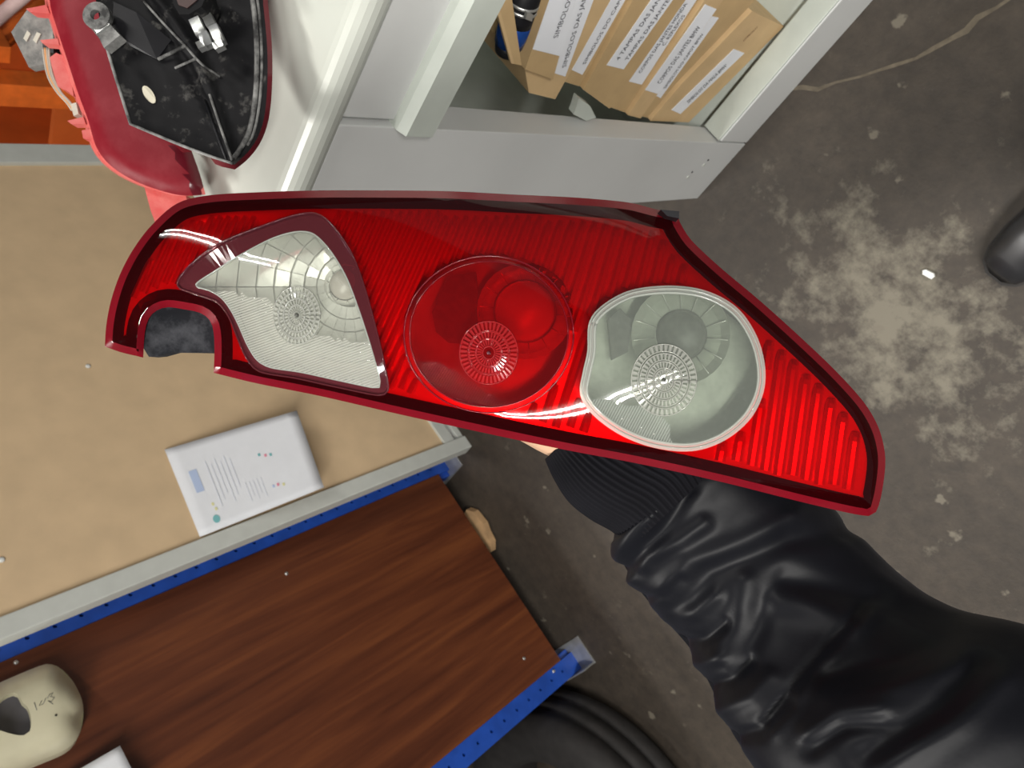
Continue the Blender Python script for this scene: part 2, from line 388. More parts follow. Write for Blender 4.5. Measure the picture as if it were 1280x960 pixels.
# ------------------------------------------------------------------ text as flat printed meshes
def text(name, s, p0, xdir, ydir, size, mat, parent, width=None, lift=0.0006):
    cu = bpy.data.curves.new(name, 'FONT'); cu.body = s; cu.size = 1.0; cu.resolution_u = 2
    o = bpy.data.objects.new(name, cu); COL.objects.link(o)
    me = bpy.data.meshes.new_from_object(o.evaluated_get(bpy.context.evaluated_depsgraph_get()))
    bpy.data.objects.remove(o, do_unlink=True)
    wd = max(v.co.x for v in me.vertices); X = Vector(xdir).normalized(); Y = Vector(ydir); Y = (Y-X*Y.dot(X)).normalized(); Z = X.cross(Y)
    sx = size if width is None else width/wd
    verts = [Vector(p0)+X*v.co.x*sx+Y*v.co.y*size+Z*lift for v in me.vertices]
    fc = [tuple(p.vertices) for p in me.polygons]; bpy.data.meshes.remove(me)
    return mesh_obj(name, verts, fc, mat, parent)
#=STRUCTURE
def slab(name, x0, x1, y0, y1, z0, z1, mat):
    return tag(box(name, x0, x1, y0, y1, z0, z1, mat), kind='structure')
fl = slab('floor', -4, 5.2, -4, 5.2, -0.12, 0.0, M['floor'])
slab('wall_right', 5.2, 5.35, -4, 5.2, 0, 3.2, M['wall'])
slab('wall_back', -4, 5.2, 5.2, 5.35, 0, 3.2, M['wall'])
slab('ceiling', -4, 5.2, -4, 5.2, 3.2, 3.35, M['ceil'])
# crack running away from the counter foot
ck = [(985, 111), (1003, 109), (1022, 112), (1045, 103), (1075, 96), (1098, 88), (1118, 82), (1145, 73), (1165, 62), (1190, 48), (1208, 38), (1222, 22), (1245, 10), (1275, -10), (1300, -25)]
vs = []; fs = []
for i, (x, y) in enumerate(ck):
    p = on_z(x, y, 0.0006); wd = 0.0022+0.0035*random.random()
    t = (on_z(*ck[min(i+1, len(ck)-1)], 0)-on_z(*ck[max(i-1, 0)], 0)).normalized(); s = Vector((-t.y, t.x, 0))
    vs += [p+s*wd, p-s*wd+s*0.001*random.random()]
    if i: fs.append((2*i-2, 2*i-1, 2*i+1, 2*i))
mesh_obj('crack', vs, fs, M['crack'], fl)

# ------------------------------------------------------------------ tube lamps on the ceiling
for i, (loc, rz, ln, pw) in enumerate(TUBES):
    t = thing(['aisle_tube_light_offscreen', 'counter_tube_light_offscreen', 'rack_tube_light_offscreen'][i], (loc[0], loc[1], 3.2), ['long row of twin tubes on the ceiling over the aisle', 'twin tube light on the ceiling above the counter',
              'twin tube light on the ceiling above the blue rack'][i], 'light')
    Mx = Matrix.Translation((loc[0], loc[1], 0)) @ Matrix.Rotation(math.radians(rz), 4, 'Z')
    bm = bmesh.new(); add_box(bm, -ln/2-0.05, ln/2+0.05, -0.09, 0.09, 3.06, 3.2, 0.01, Mx); bm_obj('fixture_body', bm, M['frame_white'], t)
    for s in (-1, 1):
        m, nt, b = new_mat('lit tube') if (i == 0 and s == -1) else (bpy.data.materials['lit tube'], None, None)
        if b:
            b.inputs['Emission Color'].default_value = (1, 0.97, 0.92, 1); b.inputs['Emission Strength'].default_value = 4
        bm = bmesh.new(); add_tube(bm, [Mx @ Vector((-ln/2, s*0.045, 3.035)), Mx @ Vector((ln/2, s*0.045, 3.035))], 0.013, 10); bm_obj('glass_tube', bm, m, t, True)

# ------------------------------------------------------------------ reception counter
CX, CE = 0.502, 0.540
Y0 = -1.1
cn = thing('service_counter', (0.78, -0.28, 0), 'pale grey counter with rounded worktop edge and open front shelf of boxes', 'counter')
prof = [(1.06, 1.02), (0.535, 1.02)]
for k in range(11):
    a = math.pi/2+k*math.pi/10
    prof.append((0.512+0.019*math.cos(a), 1.001+0.019*math.sin(a)))
prof += [(0.535, 0.982), (1.06, 0.982)]
P = [Vector((x, CE+0.085, z)) for x, z in prof]
prism('worktop', P, (0, Y0-CE-0.085, 0), M['counter_top'], cn)
box('fascia_panel', CX+0.006, CX+0.03, Y0, 0.390, 0.905, 0.985, M['counter'], cn, 0.002)
# end stile beside the opening, with a dark seam to the rail
box('end_stile', CX, CX+0.045, 0.395, CE, 0.0, 0.985, M['counter'], cn, 0.0015)
# flange above the opening
fr = [Vector((CX-0.004, 0.395, 0.912)), Vector((CX-0.014, 0.395, 0.905)), Vector((CX-0.014, 0.395, 0.866)), Vector((CX+0.04, 0.395, 0.862)), Vector((CX+0.04, 0.395, 0.912))]
prism('opening_flange', fr, (0, Y0-0.395, 0), M['counter_in'], cn)
# bottom rail and ledge
box('bottom_rail', CX, CX+0.045, Y0, 0.392, 0.0, 0.118, M['counter'], cn, 0.003)
box('ledge_lip', CX+0.002, CX+0.045, Y0, 0.392, 0.118, 0.124, M['counter_in'], cn, 0.002)
box('inner_floor', CX+0.045, 1.04, Y0, 0.53, 0.09, 0.107, M['counter_in'], cn)
box('inner_back', 1.02, 1.05, Y0, CE, 0.0, 0.985, M['counter_in'], cn)
box('end_panel', CX+0.045, 1.02, CE-0.02, CE, 0.0, 0.985, M['counter'], cn)
box('far_end_panel', CX, 1.02, Y0, Y0+0.02, 0.0, 0.985, M['counter'], cn)
box('inner_top', CX+0.045, 1.02, Y0+0.02, CE-0.02, 0.87, 0.9, M['counter_in'], cn)
box('inner_liner', CX+0.05, 1.02, 0.500, CE-0.02, 0.107, 0.87, M['counter_in'], cn)
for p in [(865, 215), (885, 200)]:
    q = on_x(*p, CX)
    bm = bmesh.new(); add_tube(bm, [q+Vector((-0.0012, 0, 0)), q+Vector((0.004, 0, 0))], 0.0022, 8); bm_obj('hole_disc', bm, M['hole_dark'], cn)  # dark disc on the surface, its colour stands for shade in a small hole
    bm = bmesh.new(); q2 = on_x(p[0]-5, p[1]+6, CX); add_tube(bm, [q2+Vector((-0.0012, 0, 0)), q2+Vector((0.004, 0, 0))], 0.004, 8); bm_obj('screw_cap', bm, M['counter_top'], cn)
prism('glass_clip', [on_x(*p, 0.535) for p in [(724, 123), (717, 143), (733, 151), (745, 147), (738, 133)]], (0.012, 0, 0), M['counter_in'], cn)

# ------------------------------------------------------------------ cartons on the shelf of the counter
def carton(face, lab, lines, label, x, mat='card', deep=0.26, xtra=None):
    X0_ = 0.555; sh_ = Vector((x-X0_, 0, 0))
    q = [on_x(*p, X0_)+sh_ for p in face]
    base = Vector((x+deep/2, sum(v.y for v in q)/len(q), min(v.z for v in q)))
    t = thing('cardboard_box', base, label, 'box', 'labelled cartons on the counter shelf')
    prism('carton', q, (deep, 0, 0), M[mat], t)
    if lab:
        lq = [on_x(*p, X0_)+sh_+Vector((-0.0012, 0, 0)) for p in lab]
        prism('paper_label', lq, (0.0009, 0, 0), M['white_paper'], t)
        # text runs from lab[0]/lab[1] end towards lab[3]/lab[2]; letters' tops towards the lab[0]-lab[3] side
        xd = (lq[3]-lq[0]); yd = (lq[0]-lq[1]); Hh = yd.length
        for (s, u0, v0, sz, wd) in lines:
            p0 = lq[1]+(lq[2]-lq[1])*u0+(lq[0]-lq[1])*v0
            text('label_text', s, p0+Vector((-0.0006, 0, 0)), xd, yd, Hh*sz, M['ink'], t, width=wd)
    if xtra: xtra(t)
    return t
def ext(a, b, k): return (b[0]+(b[0]-a[0])*k, b[1]+(b[1]-a[1])*k)
def stamp(t):
    p0 = on_x(929, 52, 0.5545); p1 = on_x(947, 34, 0.5545)
    text('stamp_text', 'SIMBOLO', p0, p1-p0, on_x(920, 47, 0.5515)-on_x(926, 52, 0.5515), 0.007, M['brown_ink'], t, width=(p1-p0).length)
carton([(813, 151), (861, 153), (980, 33), (940, 14), (851, 106)], [(839, 137), (850, 142), (930, 66), (917, 61)],
       [('SIMBOLOS DA MALA BMW', 0.16, 0.3, 0.42, 0.085)], 'large carton lowest on the shelf with a short white strip and stamped word', 0.555, 'card2', xtra=stamp)
carton([(802, 148), (812, 150), (849, 106), (938, 13), (952, -2), (920, -22)], [(820, 121), (828, 125), (901, 25), (889, 22)],
       [('SIMBOLOS DO CAPOT BMW', 0.12, 0.3, 0.42, 0.1)], 'thin carton lying directly on the large lowest carton', 0.561)
carton([(785, 144), (801, 148), ext((801, 148), (904, 0), 0.3), ext((785, 144), (881, 0), 0.3)], [(806, 112), (822, 117), (895, 11), (881, 5)],
       [('CORPOS DAS JANTES BMW', 0.12, 0.36, 0.36, 0.1)], 'carton whose long white strip reads CORPOS DAS JANTES BMW', 0.555, 'card2')
carton([(764, 137), (784, 144), ext((784, 144), (879, 0), 0.3), ext((764, 137), (859, 0), 0.3)], [(789, 105), (805, 109), ext((805, 109), (876, 0), 0.25), ext((789, 105), (859, 0), 0.25)],
       [('CORPOS DAS JANTES HONDA', 0.1, 0.6, 0.3, 0.115), ('C. REFLEXOS', 0.38, 0.2, 0.3, 0.05)], 'carton with two lines ending in HONDA on its strip', 0.562)
carton([(729, 112), (762, 136), ext((762, 136), (857, 0), 0.3), ext((729, 112), (791, 0), 0.4)], [(758, 81), (779, 86), ext((779, 86), (840, 0), 0.35), ext((758, 81), (813, 0), 0.35)],
       [('4 TAMPAS DAS JANTES', 0.08, 0.62, 0.26, 0.112), ('TAMPAS DAS JANTES DIV', 0.10, 0.16, 0.26, 0.12)], 'carton reading TAMPAS DAS JANTES on two lines with tape below', 0.555)
carton([(708, 106), (728, 112), ext((728, 112), (790, 0), 0.4), ext((708, 106), (766, 0), 0.4)], [(718, 91), (731, 97), ext((731, 97), (787, 0), 0.35), ext((718, 91), (769, 0), 0.35)],
       [('SIMBOLOS DO CAPOT M', 0.1, 0.3, 0.3, 0.12)], 'carton whose strip reads SIMBOLOS DO CAPOT', 0.562)
carton([(661, 116), (694, 124), ext((704, 105), (763, 0), 0.4), ext((689, 97), (715, 0), 0.5), (689, 97), (656, 85)], [(693, 91), (706, 95), ext((706, 95), (741, 0), 0.35), ext((693, 91), (719, 0), 0.35)],
       [('SIMBOLOS DAS JANTES', 0.1, 0.32, 0.4, 0.125)], 'carton with narrow strip reading SIMBOLOS DAS JANTES', 0.555, 'card2')
carton([(653, 83), (688, 96), ext((688, 96), (713, 0), 0.5), ext((653, 83), (681, 0), 0.5)], [(662, 57), (697, 66), ext((697, 66), (714, 0), 0.6), ext((662, 57), (681, 0), 0.6)],
       [('SIMBOLOS', 0.22, 0.3, 0.19, 0.055)], 'topmost carton with a broad white label reading SIMBOLOS', 0.549)
# open carton with a can in it
q = [on_x(*p, 0.5425) for p in [(616, -22), (637, -22), (652, 82), (643, 80)]]
t = thing('cardboard_box', Vector((0.66, 0.25, min(v.z for v in q))), 'open carton flap standing beside the blue can', 'box', 'labelled cartons on the counter shelf')
prism('flap', q, (0.004, 0, 0), M['card'], t)
prism('fold', [q[0], q[0]+Vector((0, 0, 0.006)), q[3]+Vector((0, 0, 0.006)), q[3]], (0.004, 0, 0), M['card2'], t)
a, b = on_x(674, -60, 0.566), on_x(632, 66, 0.566); ax = (b-a)
t = thing('spray_can', b, 'dark can with silver rings and blue base lying in the carton', 'can')
def lathe(name, a, ax, prof, mat, par, seg=20):
    bm = bmesh.new(); add_tube(bm, [a+ax*s for s, r in prof], [r for s, r in prof], seg); return bm_obj(name, bm, mat, par, True)
lathe('can_body', a, ax, [(0.0, 0.0195), (0.60, 0.0195), (0.66, 0.0197)], M['black_plastic'], t)
lathe('blue_base', a, ax, [(0.66, 0.0197), (0.80, 0.0195), (0.9, 0.018)], M['can_blue'], t)
lathe('foot', a, ax, [(0.90, 0.017), (1.0, 0.014)], M['black_plastic'], t)
for s in (0.44, 0.5): lathe('ring', a, ax, [(s, 0.0205), (s+0.012, 0.0207), (s+0.024, 0.0205)], M['screw'], t)
bq = [on_x(*p, 0.543) for p in [(659, 16), (667, 19), (665, 27), (657, 24)]]
prism('badge', bq, (0.004, 0, 0), M['screw'], t)

# ------------------------------------------------------------------ tan panel in its white frame
tp = thing('display_panel', (1.18, 1.585, 0), 'tan hardboard panel in a white steel frame next to the blue uprights', 'panel')
box('board', 0.545, 1.78, 1.574, 1.584, 0.07, 1.6, M['tan'], tp)
box('frame_post', 0.515, 0.557, 1.562, 1.602, 0.0, 1.62, M['frame_white'], tp, 0.003)
box('frame_post', 1.766, 1.842, 1.562, 1.602, 0.0, 1.62, M['frame_white'], tp, 0.003)
box('bottom_rail', 0.557, 1.766, 1.565, 1.592, 0.045, 0.082, M['frame_white'], tp, 0.002)
box('top_rail', 0.557, 1.766, 1.565, 1.592, 1.56, 1.6, M['frame_white'], tp, 0.002)
box('foot_rail', 0.557, 1.766, 1.570, 1.60, 0.0, 0.02, M['frame_white'], tp, 0.002)
for p in [(110, 458), (2, 700)]:
    q = on_y(*p, 1.574); lathe('screw', q, Vector((0, -0.004, 0)), [(0, 0.006), (0.6, 0.0055), (1, 0.003)], M['crumb'], tp, 10)

def sheet(name, corners, ys, mat, par, n=10, thick=0.002, curl=None):
    """a sheet given by its four corner pixels (a,b,c,d) lying near the plane y"""
    vs = []
    for side in (0, 1):
        for i in range(n+1):
            for j in range(n+1):
                s, t_ = i/n, j/n
                px = [(1-s)*((1-t_)*corners[0][k]+t_*corners[3][k])+s*((1-t_)*corners[1][k]+t_*corners[2][k]) for k in (0, 1)]
                y = ys(s, t_)
                vs.append(on_y(px[0], px[1], y)+Vector((0, thick*side, 0)))
    N = (n+1)*(n+1); fs = []
    for i in range(n):
        for j in range(n):
            a = i*(n+1)+j; f = (a, a+n+1, a+n+2, a+1); fs.append(f); fs.append(tuple(N+k for k in reversed(f)))
    rim = [i*(n+1) for i in range(n+1)]+[n*(n+1)+j for j in range(1, n+1)]+[i*(n+1)+n for i in range(n-1, -1, -1)]+[j for j in range(n-1, 0, -1)]
    for k in range(len(rim)): a, b = rim[k], rim[(k+1) % len(rim)]; fs.append((a, b, N+b, N+a))
    return mesh_obj(name, vs, fs, mat, par, True, fix=True)
pc = [(206, 562), (371, 513), (405, 609), (250, 671)]
def py_(s, t_): return 1.566-0.046*s-0.022*s*(1-t_)+0.004*math.sin(3*s+2*t_)
t = thing('printed_sheet', on_y(228, 616, 1.572), 'white printed sheet hanging on the tan panel beside the white post', 'paper')
sheet('paper', pc, py_, M['white_paper'], t, 12)
def sheet_px(s, t_):
    px = [(1-s)*((1-t_)*pc[0][k]+t_*pc[3][k])+s*((1-t_)*pc[1][k]+t_*pc[2][k]) for k in (0, 1)]
    return on_y(px[0], px[1], py_(s, t_)-0.0016)
def mark(s0, s1, t0, t1, mat, name='print'):
    n = 4; vs = []
    for i in range(n+1):
        s = s0+(s1-s0)*i/n; vs += [sheet_px(s, t0), sheet_px(s, t1)]
    mesh_obj(name, vs, [(2*i, 2*i+1, 2*i+3, 2*i+2) for i in range(n)], mat, t)
mark(0.10, 0.16, 0.30, 0.55, M['blue_ink'])
for k in range(6): mark(0.24+0.035*k, 0.245+0.035*k, 0.25+0.05*(k % 2), 0.78-0.06*(k % 3), M['grey_ink'])
for k in range(5): mark(0.46+0.03*k, 0.464+0.03*k, 0.62, 0.85-0.05*(k % 2), M['grey_ink'])
for s, t0, m in [(0.63, 0.37, 'teal_ink'), (0.672, 0.40, 'pink_ink'), (0.71, 0.41, 'teal_ink'), (0.65, 0.77, 'blue_ink'), (0.685, 0.77, 'pink_ink'), (0.725, 0.79, 'yellow_ink'), (0.18, 0.72, 'yellow_ink'), (0.19, 0.78, 'yellow_ink')]:
    mark(s-0.009, s+0.009, t0-0.016, t0+0.016, M[m])
cc = [sheet_px(0.165+0.027*math.cos(k*math.pi/8), 0.885+0.045*math.sin(k*math.pi/8)) for k in range(16)]
mesh_obj('print', cc, [tuple(range(16))], M['teal_ink'], t)

# ------------------------------------------------------------------ blue rack with brown panel
RY = 1.707
rk = thing('storage_rack', (0.18, 1.95, 0), 'blue slotted steel rack faced with a red brown wood grain panel', 'rack')
box('wood_panel', -0.140, 0.519, RY-0.004, RY+0.012, 0.055, 1.75, M['wood'], rk, 0.0015)
for x0, x1 in ((0.505, 0.575), (-0.193, -0.125)):
    u1 = box('upright', x0, x1, RY+0.012, RY+0.05, 0.004, 1.9, M['blue'], rk, 0.003)
    xe = (0.545 if x0 > 0 else -0.166)
    fx0, fx1 = (0.5195, x1) if x0 > 0 else (x0, -0.1405); fy0, fy1 = RY-0.001, RY+0.0118
    zs = [0.07+0.05*k for k in range(36)]; hv_ = []; hf_ = []
    def hv_add(*p): hv_.append(Vector(p)); return len(hv_)-1
    for k, zc_ in enumerate(zs):                      # one cell of the punched face for each hole
        za, zb = (0.004 if k == 0 else zc_-0.025), (1.9 if k == 35 else zc_+0.025)
        ci = [hv_add(xe+0.0045*math.cos(a), fy0, zc_+0.0045*math.sin(a)) for a in [math.radians(45+36*0+45*m) for m in range(8)]]
        co = [hv_add(fx1, fy0, zb), hv_add(xe, fy0, zb), hv_add(fx0, fy0, zb), hv_add(fx0, fy0, zc_), hv_add(fx0, fy0, za), hv_add(xe, fy0, za), hv_add(fx1, fy0, za), hv_add(fx1, fy0, zc_)]
        for m in range(8): hf_.append((ci[m], ci[(m+1) % 8], co[(m+1) % 8], co[m]))
    e = [hv_add(x_, y_, z_) for z_ in (0.004, 1.9) for x_, y_ in ((fx0, fy0), (fx1, fy0), (fx1, fy1), (fx0, fy1))]
    hf_ += [(e[0], e[3], e[7], e[4]), (e[1], e[5], e[6], e[2]), (e[0], e[1], e[2], e[3]), (e[4], e[7], e[6], e[5])]
    mesh_obj('upright_face', hv_, hf_, M['blue'], u1)
    for zc_ in zs:
        rg_ = [Vector((xe+0.0045*math.cos(m*math.pi/4), y_, zc_+0.0045*math.sin(m*math.pi/4))) for y_ in (fy0, fy1) for m in range(8)]
        mesh_obj('slot_hole', rg_, [(m, (m+1) % 8, 8+(m+1) % 8, 8+m) for m in range(8)], M['blue'], u1)
    box('foot_plate', x0-0.008, x1+0.012, RY-0.062, RY+0.06, 0, 0.004, M['galv'], u1, 0.001)
    box('foot_flange', x0-0.006, x0-0.002, RY-0.06, RY+0.03, 0.004, 0.05, M['galv'], u1, 0.001) if x0 < 0 else None
    box('upright', x0, x1, RY+0.5, RY+0.54, 0.0, 1.9, M['blue'], rk, 0.003)
for z in (0.45, 0.95, 1.45): box('rack_shelf', -0.19, 0.57, RY+0.05, RY+0.54, z, z+0.03, M['galv'], rk)
for p in [(358, 717), (20, 828), (655, 823), (692, 839)]:
    q = on_y(*p, RY-0.004); lathe('screw', q, Vector((0, -0.003, 0)), [(0, 0.005), (0.6, 0.0045), (1, 0.002)], M['screw'], rk, 10)

# cream mirror cap hung on the wood panel
mc = thing('mirror_cover', (0.45, RY-0.004, 1.18), 'cream plastic mirror cover with a cut-out hung on the brown panel', 'car part')
out = smooth_poly([(-55, 878), (0, 853), (40, 836), (58, 830), (72, 833), (85, 844), (94, 856), (100, 868), (104, 882), (103, 905), (96, 924), (82, 937), (40, 955), (0, 973), (-55, 992)], 7)
hole = smooth_poly([(-14, 893), (4, 872), (17, 866), (23, 868), (28, 878), (34, 883), (38, 893), (39, 904), (37, 914), (30, 919), (17, 918), (0, 913), (-14, 908)], 5)
vv, ff = fill([out, hole], 9, lambda c: inside(c, out) and not inside(c, hole))
def capY(p):
    d = poly_dist(p, out); h = 0.062*(1-math.exp(-d/11.0))
    dd = math.hypot((p[0]-97)/13, (p[1]-870)/16); h += 0.014*math.exp(-dd*dd); d2 = math.hypot((p[0]-98)/9, (p[1]-898)/7); h -= 0.018*math.exp(-d2*d2); d3 = math.hypot((p[0]-80)/10, (p[1]-848)/10); h -= 0.012*math.exp(-d3*d3)
    return RY-0.040-h
V3 = [on_y(p[0], p[1], capY(p)) for p in vv]
mesh_obj('shell', V3, ff, M['cream'], mc, True)
of = [on_y(p[0], p[1], RY-0.040) for p in out]; n = len(of)
mesh_obj('skirt', of+[v+Vector((0, 0.034, 0)) for v in of], [(i, (i+1) % n, n+(i+1) % n, n+i) for i in range(n)], M['cream'], mc, True)
inn = offset_poly(hole, 6); h1 = [on_y(p[0], p[1], RY-0.050) for p in inn]
prism('inner_plate', h1, (0, 0.01, 0), plain('grey lilac primer', (0.20, 0.19, 0.20), 0.5), mc)
hw = [on_y(p[0], p[1], capY(p)) for p in hole]; n = len(hw)
mesh_obj('cutout_wall', hw+[v+Vector((0, 0.02, 0)) for v in hw], [(i, (i+1) % n, n+(i+1) % n, n+i) for i in range(n)], M['cream'], mc, True)
for st in ([(43, 878), (46, 888)], [(52, 876), (49, 882), (54, 880), (57, 873)], [(59, 873), (62, 868), (66, 866), (63, 871), (68, 872), (64, 877), (60, 876), (66, 880)]):
    tube('pencil_mark', [on_y(x, y, capY((x, y))-0.0004) for x, y in st], 0.0006, M['grey_board'], mc, 5)
q = on_y(70, 894, capY((70, 894))); lathe('pin_hole_disc', q, Vector((0, -0.001, 0)), [(0, 0.0022), (1, 0.002)], M['black_plastic'], mc, 8)  # black disc painted in for the shade of a tiny hole
t = thing('pinned_paper', on_y(140, 960, RY-0.004), 'plain white paper pinned on the brown panel below the cream cover', 'paper')
sheet('paper', [(150, 932), (60, 984), (95, 1050), (186, 1003)], lambda s, t_: RY-0.012-0.02*t_-0.035*(1-s), M['white_paper'], t, 8)

# ------------------------------------------------------------------ things on the floor
t = thing('tyre', (-0.56, 1.97, 0), 'worn black tyre lying flat beside the blue rack foot', 'tyre')
vs = []; fs = []; n = 64
prof = [(0.24, 0.03), (0.27, 0.0), (0.36, 0.004), (0.385, 0.03), (0.392, 0.07), (0.380, 0.075), (0.380, 0.083), (0.392, 0.088), (0.392, 0.125), (0.380, 0.13), (0.380, 0.138), (0.390, 0.143), (0.383, 0.175), (0.36, 0.2), (0.32, 0.206), (0.30, 0.202), (0.27, 0.2), (0.24, 0.17)]
for k in range(n):
    a = k*2*math.pi/n
    for r, z in prof: vs.append(Vector((-0.56+r*math.cos(a), 1.97+r*math.sin(a), z)))
m_ = len(prof)
for k in range(n):
    for j in range(m_): fs.append((k*m_+j, ((k+1) % n)*m_+j, ((k+1) % n)*m_+(j+1) % m_, k*m_+(j+1) % m_))
mesh_obj('casing', vs, fs, M['rubber'], t, True, fix=True)
sp = [(583, 637), (592, 640), (604, 655), (608, 666), (614, 678), (614, 690), (609, 693), (598, 676), (585, 655)]
sm = mesh_obj('wood_offcut', [], [], M['splinter'])
bpy.data.objects.remove(sm, do_unlink=True)
o = prism('wood_offcut', [on_z(x, y, 0.028) for x, y in sp]+[on_z(590, 690, 0.028), on_z(572, 655, 0.028)], (0, 0, -0.0205), M['splinter'])
tag(o, 'splintered pale wood offcut sticking out under the brown panel', 'wood')
o = prism('crumb', [on_z(x, y, 0.008) for x, y in [(1153, 338), (1157, 337), (1167, 342), (1168, 346), (1164, 349), (1153, 343)]], (0, 0, -0.0078), M['crumb'])
tag(o, 'small white chip lying on the worn concrete', 'debris')

# ------------------------------------------------------------------ orange rack beyond the panel
ork = thing('pallet_rack', (2.5, 2.1, 0), 'orange steel rack frame with diagonal braces beyond the tan panel', 'rack')
box('upright', 2.28, 2.36, 1.70, 1.785, 0.0, 2.2, M['orange'], ork, 0.004)
box('upright', 2.28, 2.36, 2.62, 2.70, 0.0, 2.2, M['orange'], ork, 0.004)
box('upright', 2.95, 3.03, 1.62, 1.78, 0.0, 2.2, M['orange'], ork, 0.004)
def bar(name, a, b, w_, mat, par):
    tube(name, [a, b], w_, mat, par, 4)
bar('brace', Vector((2.34, 1.78, 0.95)), Vector((2.34, 2.64, 0.25)), 0.03, M['orange'], ork)
bar('brace', Vector((2.34, 1.78, 0.05)), Vector((2.34, 2.64, 0.95)), 0.03, M['orange'], ork)
bar('brace', Vector((2.36, 1.72, 0.75)), Vector((2.98, 1.66, 0.15)), 0.035, M['orange'], ork)
box('beam', 2.36, 2.95, 1.62, 1.68, 0.62, 0.72, M['orange'], ork, 0.003)
box('beam', 2.30, 2.36, 1.78, 2.62, 0.10, 0.18, M['orange'], ork, 0.003)
M['bin_orange'] = plain('orange plastic', (0.58, 0.11, 0.015), 0.6, var=0.15, scale=6)
t = thing('added_bin', (2.9, 2.2, 0), 'added orange plastic bin filling the shaded space inside the orange rack', 'bin')  # invented bin, added to fill the dark area inside the rack
box('bin_base', 2.42, 3.6, 1.80, 2.6, 0.0, 0.03, M['bin_orange'], t)
for a in ((2.42, 2.45, 1.80, 2.6), (3.57, 3.6, 1.80, 2.6), (2.45, 3.57, 1.80, 1.83), (2.45, 3.57, 2.57, 2.6)): box('bin_wall', *a, 0.03, 0.45, M['bin_orange'], t)
a, b = on_x(0, 20, 2.1), on_x(40, -14, 2.1); d = b-a
e = b+d*((0.02-b.z)/d.z)
o = tube('steel_pole', [e, a-d*1.6], 0.017, plain('pinkish grey painted tube', (0.42, 0.30, 0.29), 0.45), None, 14)
tag(o, 'pinkish grey steel pole leaning towards the orange rack', 'pole')
#=LAMPS
# ------------------------------------------------------------------ two spare tail lights lying on the counter
G2 = 'spare tail lights on the counter'
A0 = thing('spare_tail_light', W(190, 120, 0.84), 'dusty red tail light with salmon clips and wires at the counter end', 'tail light', G2)
DA = 0.78
la = smooth_poly([(66, -60), (62, 0), (72, 38), (84, 75), (97, 115), (110, 150), (120, 183), (133, 202), (155, 219), (185, 233), (225, 244), (257, 243, 1), (249, 215), (240, 190), (225, 150), (205, 90), (180, 0), (170, -60)], 8)
def da(p):
    d = poly_dist(p, la); return DA+0.012*math.exp(-d/7.0)+0.00006*(p[0]-150)
band = [(214, 184), (243, 190), (252, 215), (260, 246), (243, 250), (232, 215)]
vv, ff = fill([la], 9, lambda c: inside(c, la) and not inside(c, band))
mesh_obj('lens', [W(p[0], p[1], da(p)) for p in vv], ff, M['dusty_red'], A0, True)
n = len(la)
f0 = [W(p[0], p[1], da(p)) for p in la]; f1 = [W(p.x-4, p.y+0.5, DA+0.017) for p in la]; f2 = [W(p.x-6, p.y+1, DA+0.05) for p in la]
ring = lambda n: [(i, (i+1) % n, n+(i+1) % n, n+i) for i in range(n)]
mesh_obj('lens_flange', f0+f1, ring(n), M['pink_red'], A0, True)
mesh_obj('side_wall', f1+f2, ring(n), M['pink_red'], A0, True)
mesh_obj('back', f2, [tuple(range(n))], M['black_plastic'], A0)
# darker band at the lens end
vv, ff = fill([la], 9, lambda c: inside(c, la) and inside(c, band))
mesh_obj('end_band', [W(p[0], p[1], da(p)) for p in vv], ff, M['dark_red'], A0, True)
prism('lower_wing', [W(x, y, DA+0.03) for x, y in [(180, 232), (232, 244), (240, 275), (205, 300), (196, 284), (188, 262)]], (ROT.col[2]*0.03), M['pink_red'], A0)
# clips along the flank
for pts in ([(58, 6), (32, 11), (38, 15), (62, 17)], [(72, 48), (50, 50), (53, 54), (74, 56)], [(104, 146), (84, 151), (89, 155), (107, 155)], [(113, 161), (102, 163), (104, 173), (116, 174)], [(125, 190), (121, 190), (123, 194), (127, 195)]):
    prism('clip', [W(x, y, DA+0.012) for x, y in pts], ROT.col[2]*0.012, M['pink_red'], A0)
prism('bulb_housing', [W(x, y, DA+0.02) for x, y in [(70, 66), (62, 72), (66, 88), (72, 108), (82, 112), (92, 120), (88, 95), (80, 70)]], ROT.col[2]*0.03, M['pink_red'], A0)
bc = prism('bulb_carrier', [W(x, y, DA+0.055) for x, y in [(34, 12), (58, 10), (66, 40), (68, 78), (36, 84), (14, 40)]], ROT.col[2]*0.012, M['grey_board'], A0)
for pts in ([(34, 38), (38, 42), (33, 52), (29, 48)], [(46, 40), (51, 42), (45, 54), (41, 50)]):
    prism('contact', [W(x, y, DA+0.0535) for x, y in pts], ROT.col[2]*0.001, M['pale_patch'], bc)
prism('plug', [W(x, y, DA+0.03) for x, y in [(53, 54), (67, 54), (67, 66), (54, 66)]], ROT.col[2]*0.02, M['black_plastic'], A0)
prism('plug', [W(x, y, DA+0.025) for x, y in [(88, 130), (95, 128), (98, 142), (92, 145)]], ROT.col[2]*0.015, M['pale_patch'], A0)
for k, m in enumerate(['wire', 'wire_orange', 'wire', 'wire']):
    o_ = k*2.4
    pts = smooth_poly([(54+o_, 60), (56+o_*0.9, 78), (61+o_*0.9, 98), (72+o_*0.7, 116), (83+o_*0.7, 128), (90+o_*0.6, 138)], 4, closed=False)
    tube('wire', [W(p[0], p[1], DA+0.03) for p in pts], 0.0012, M[m], A0, 6)
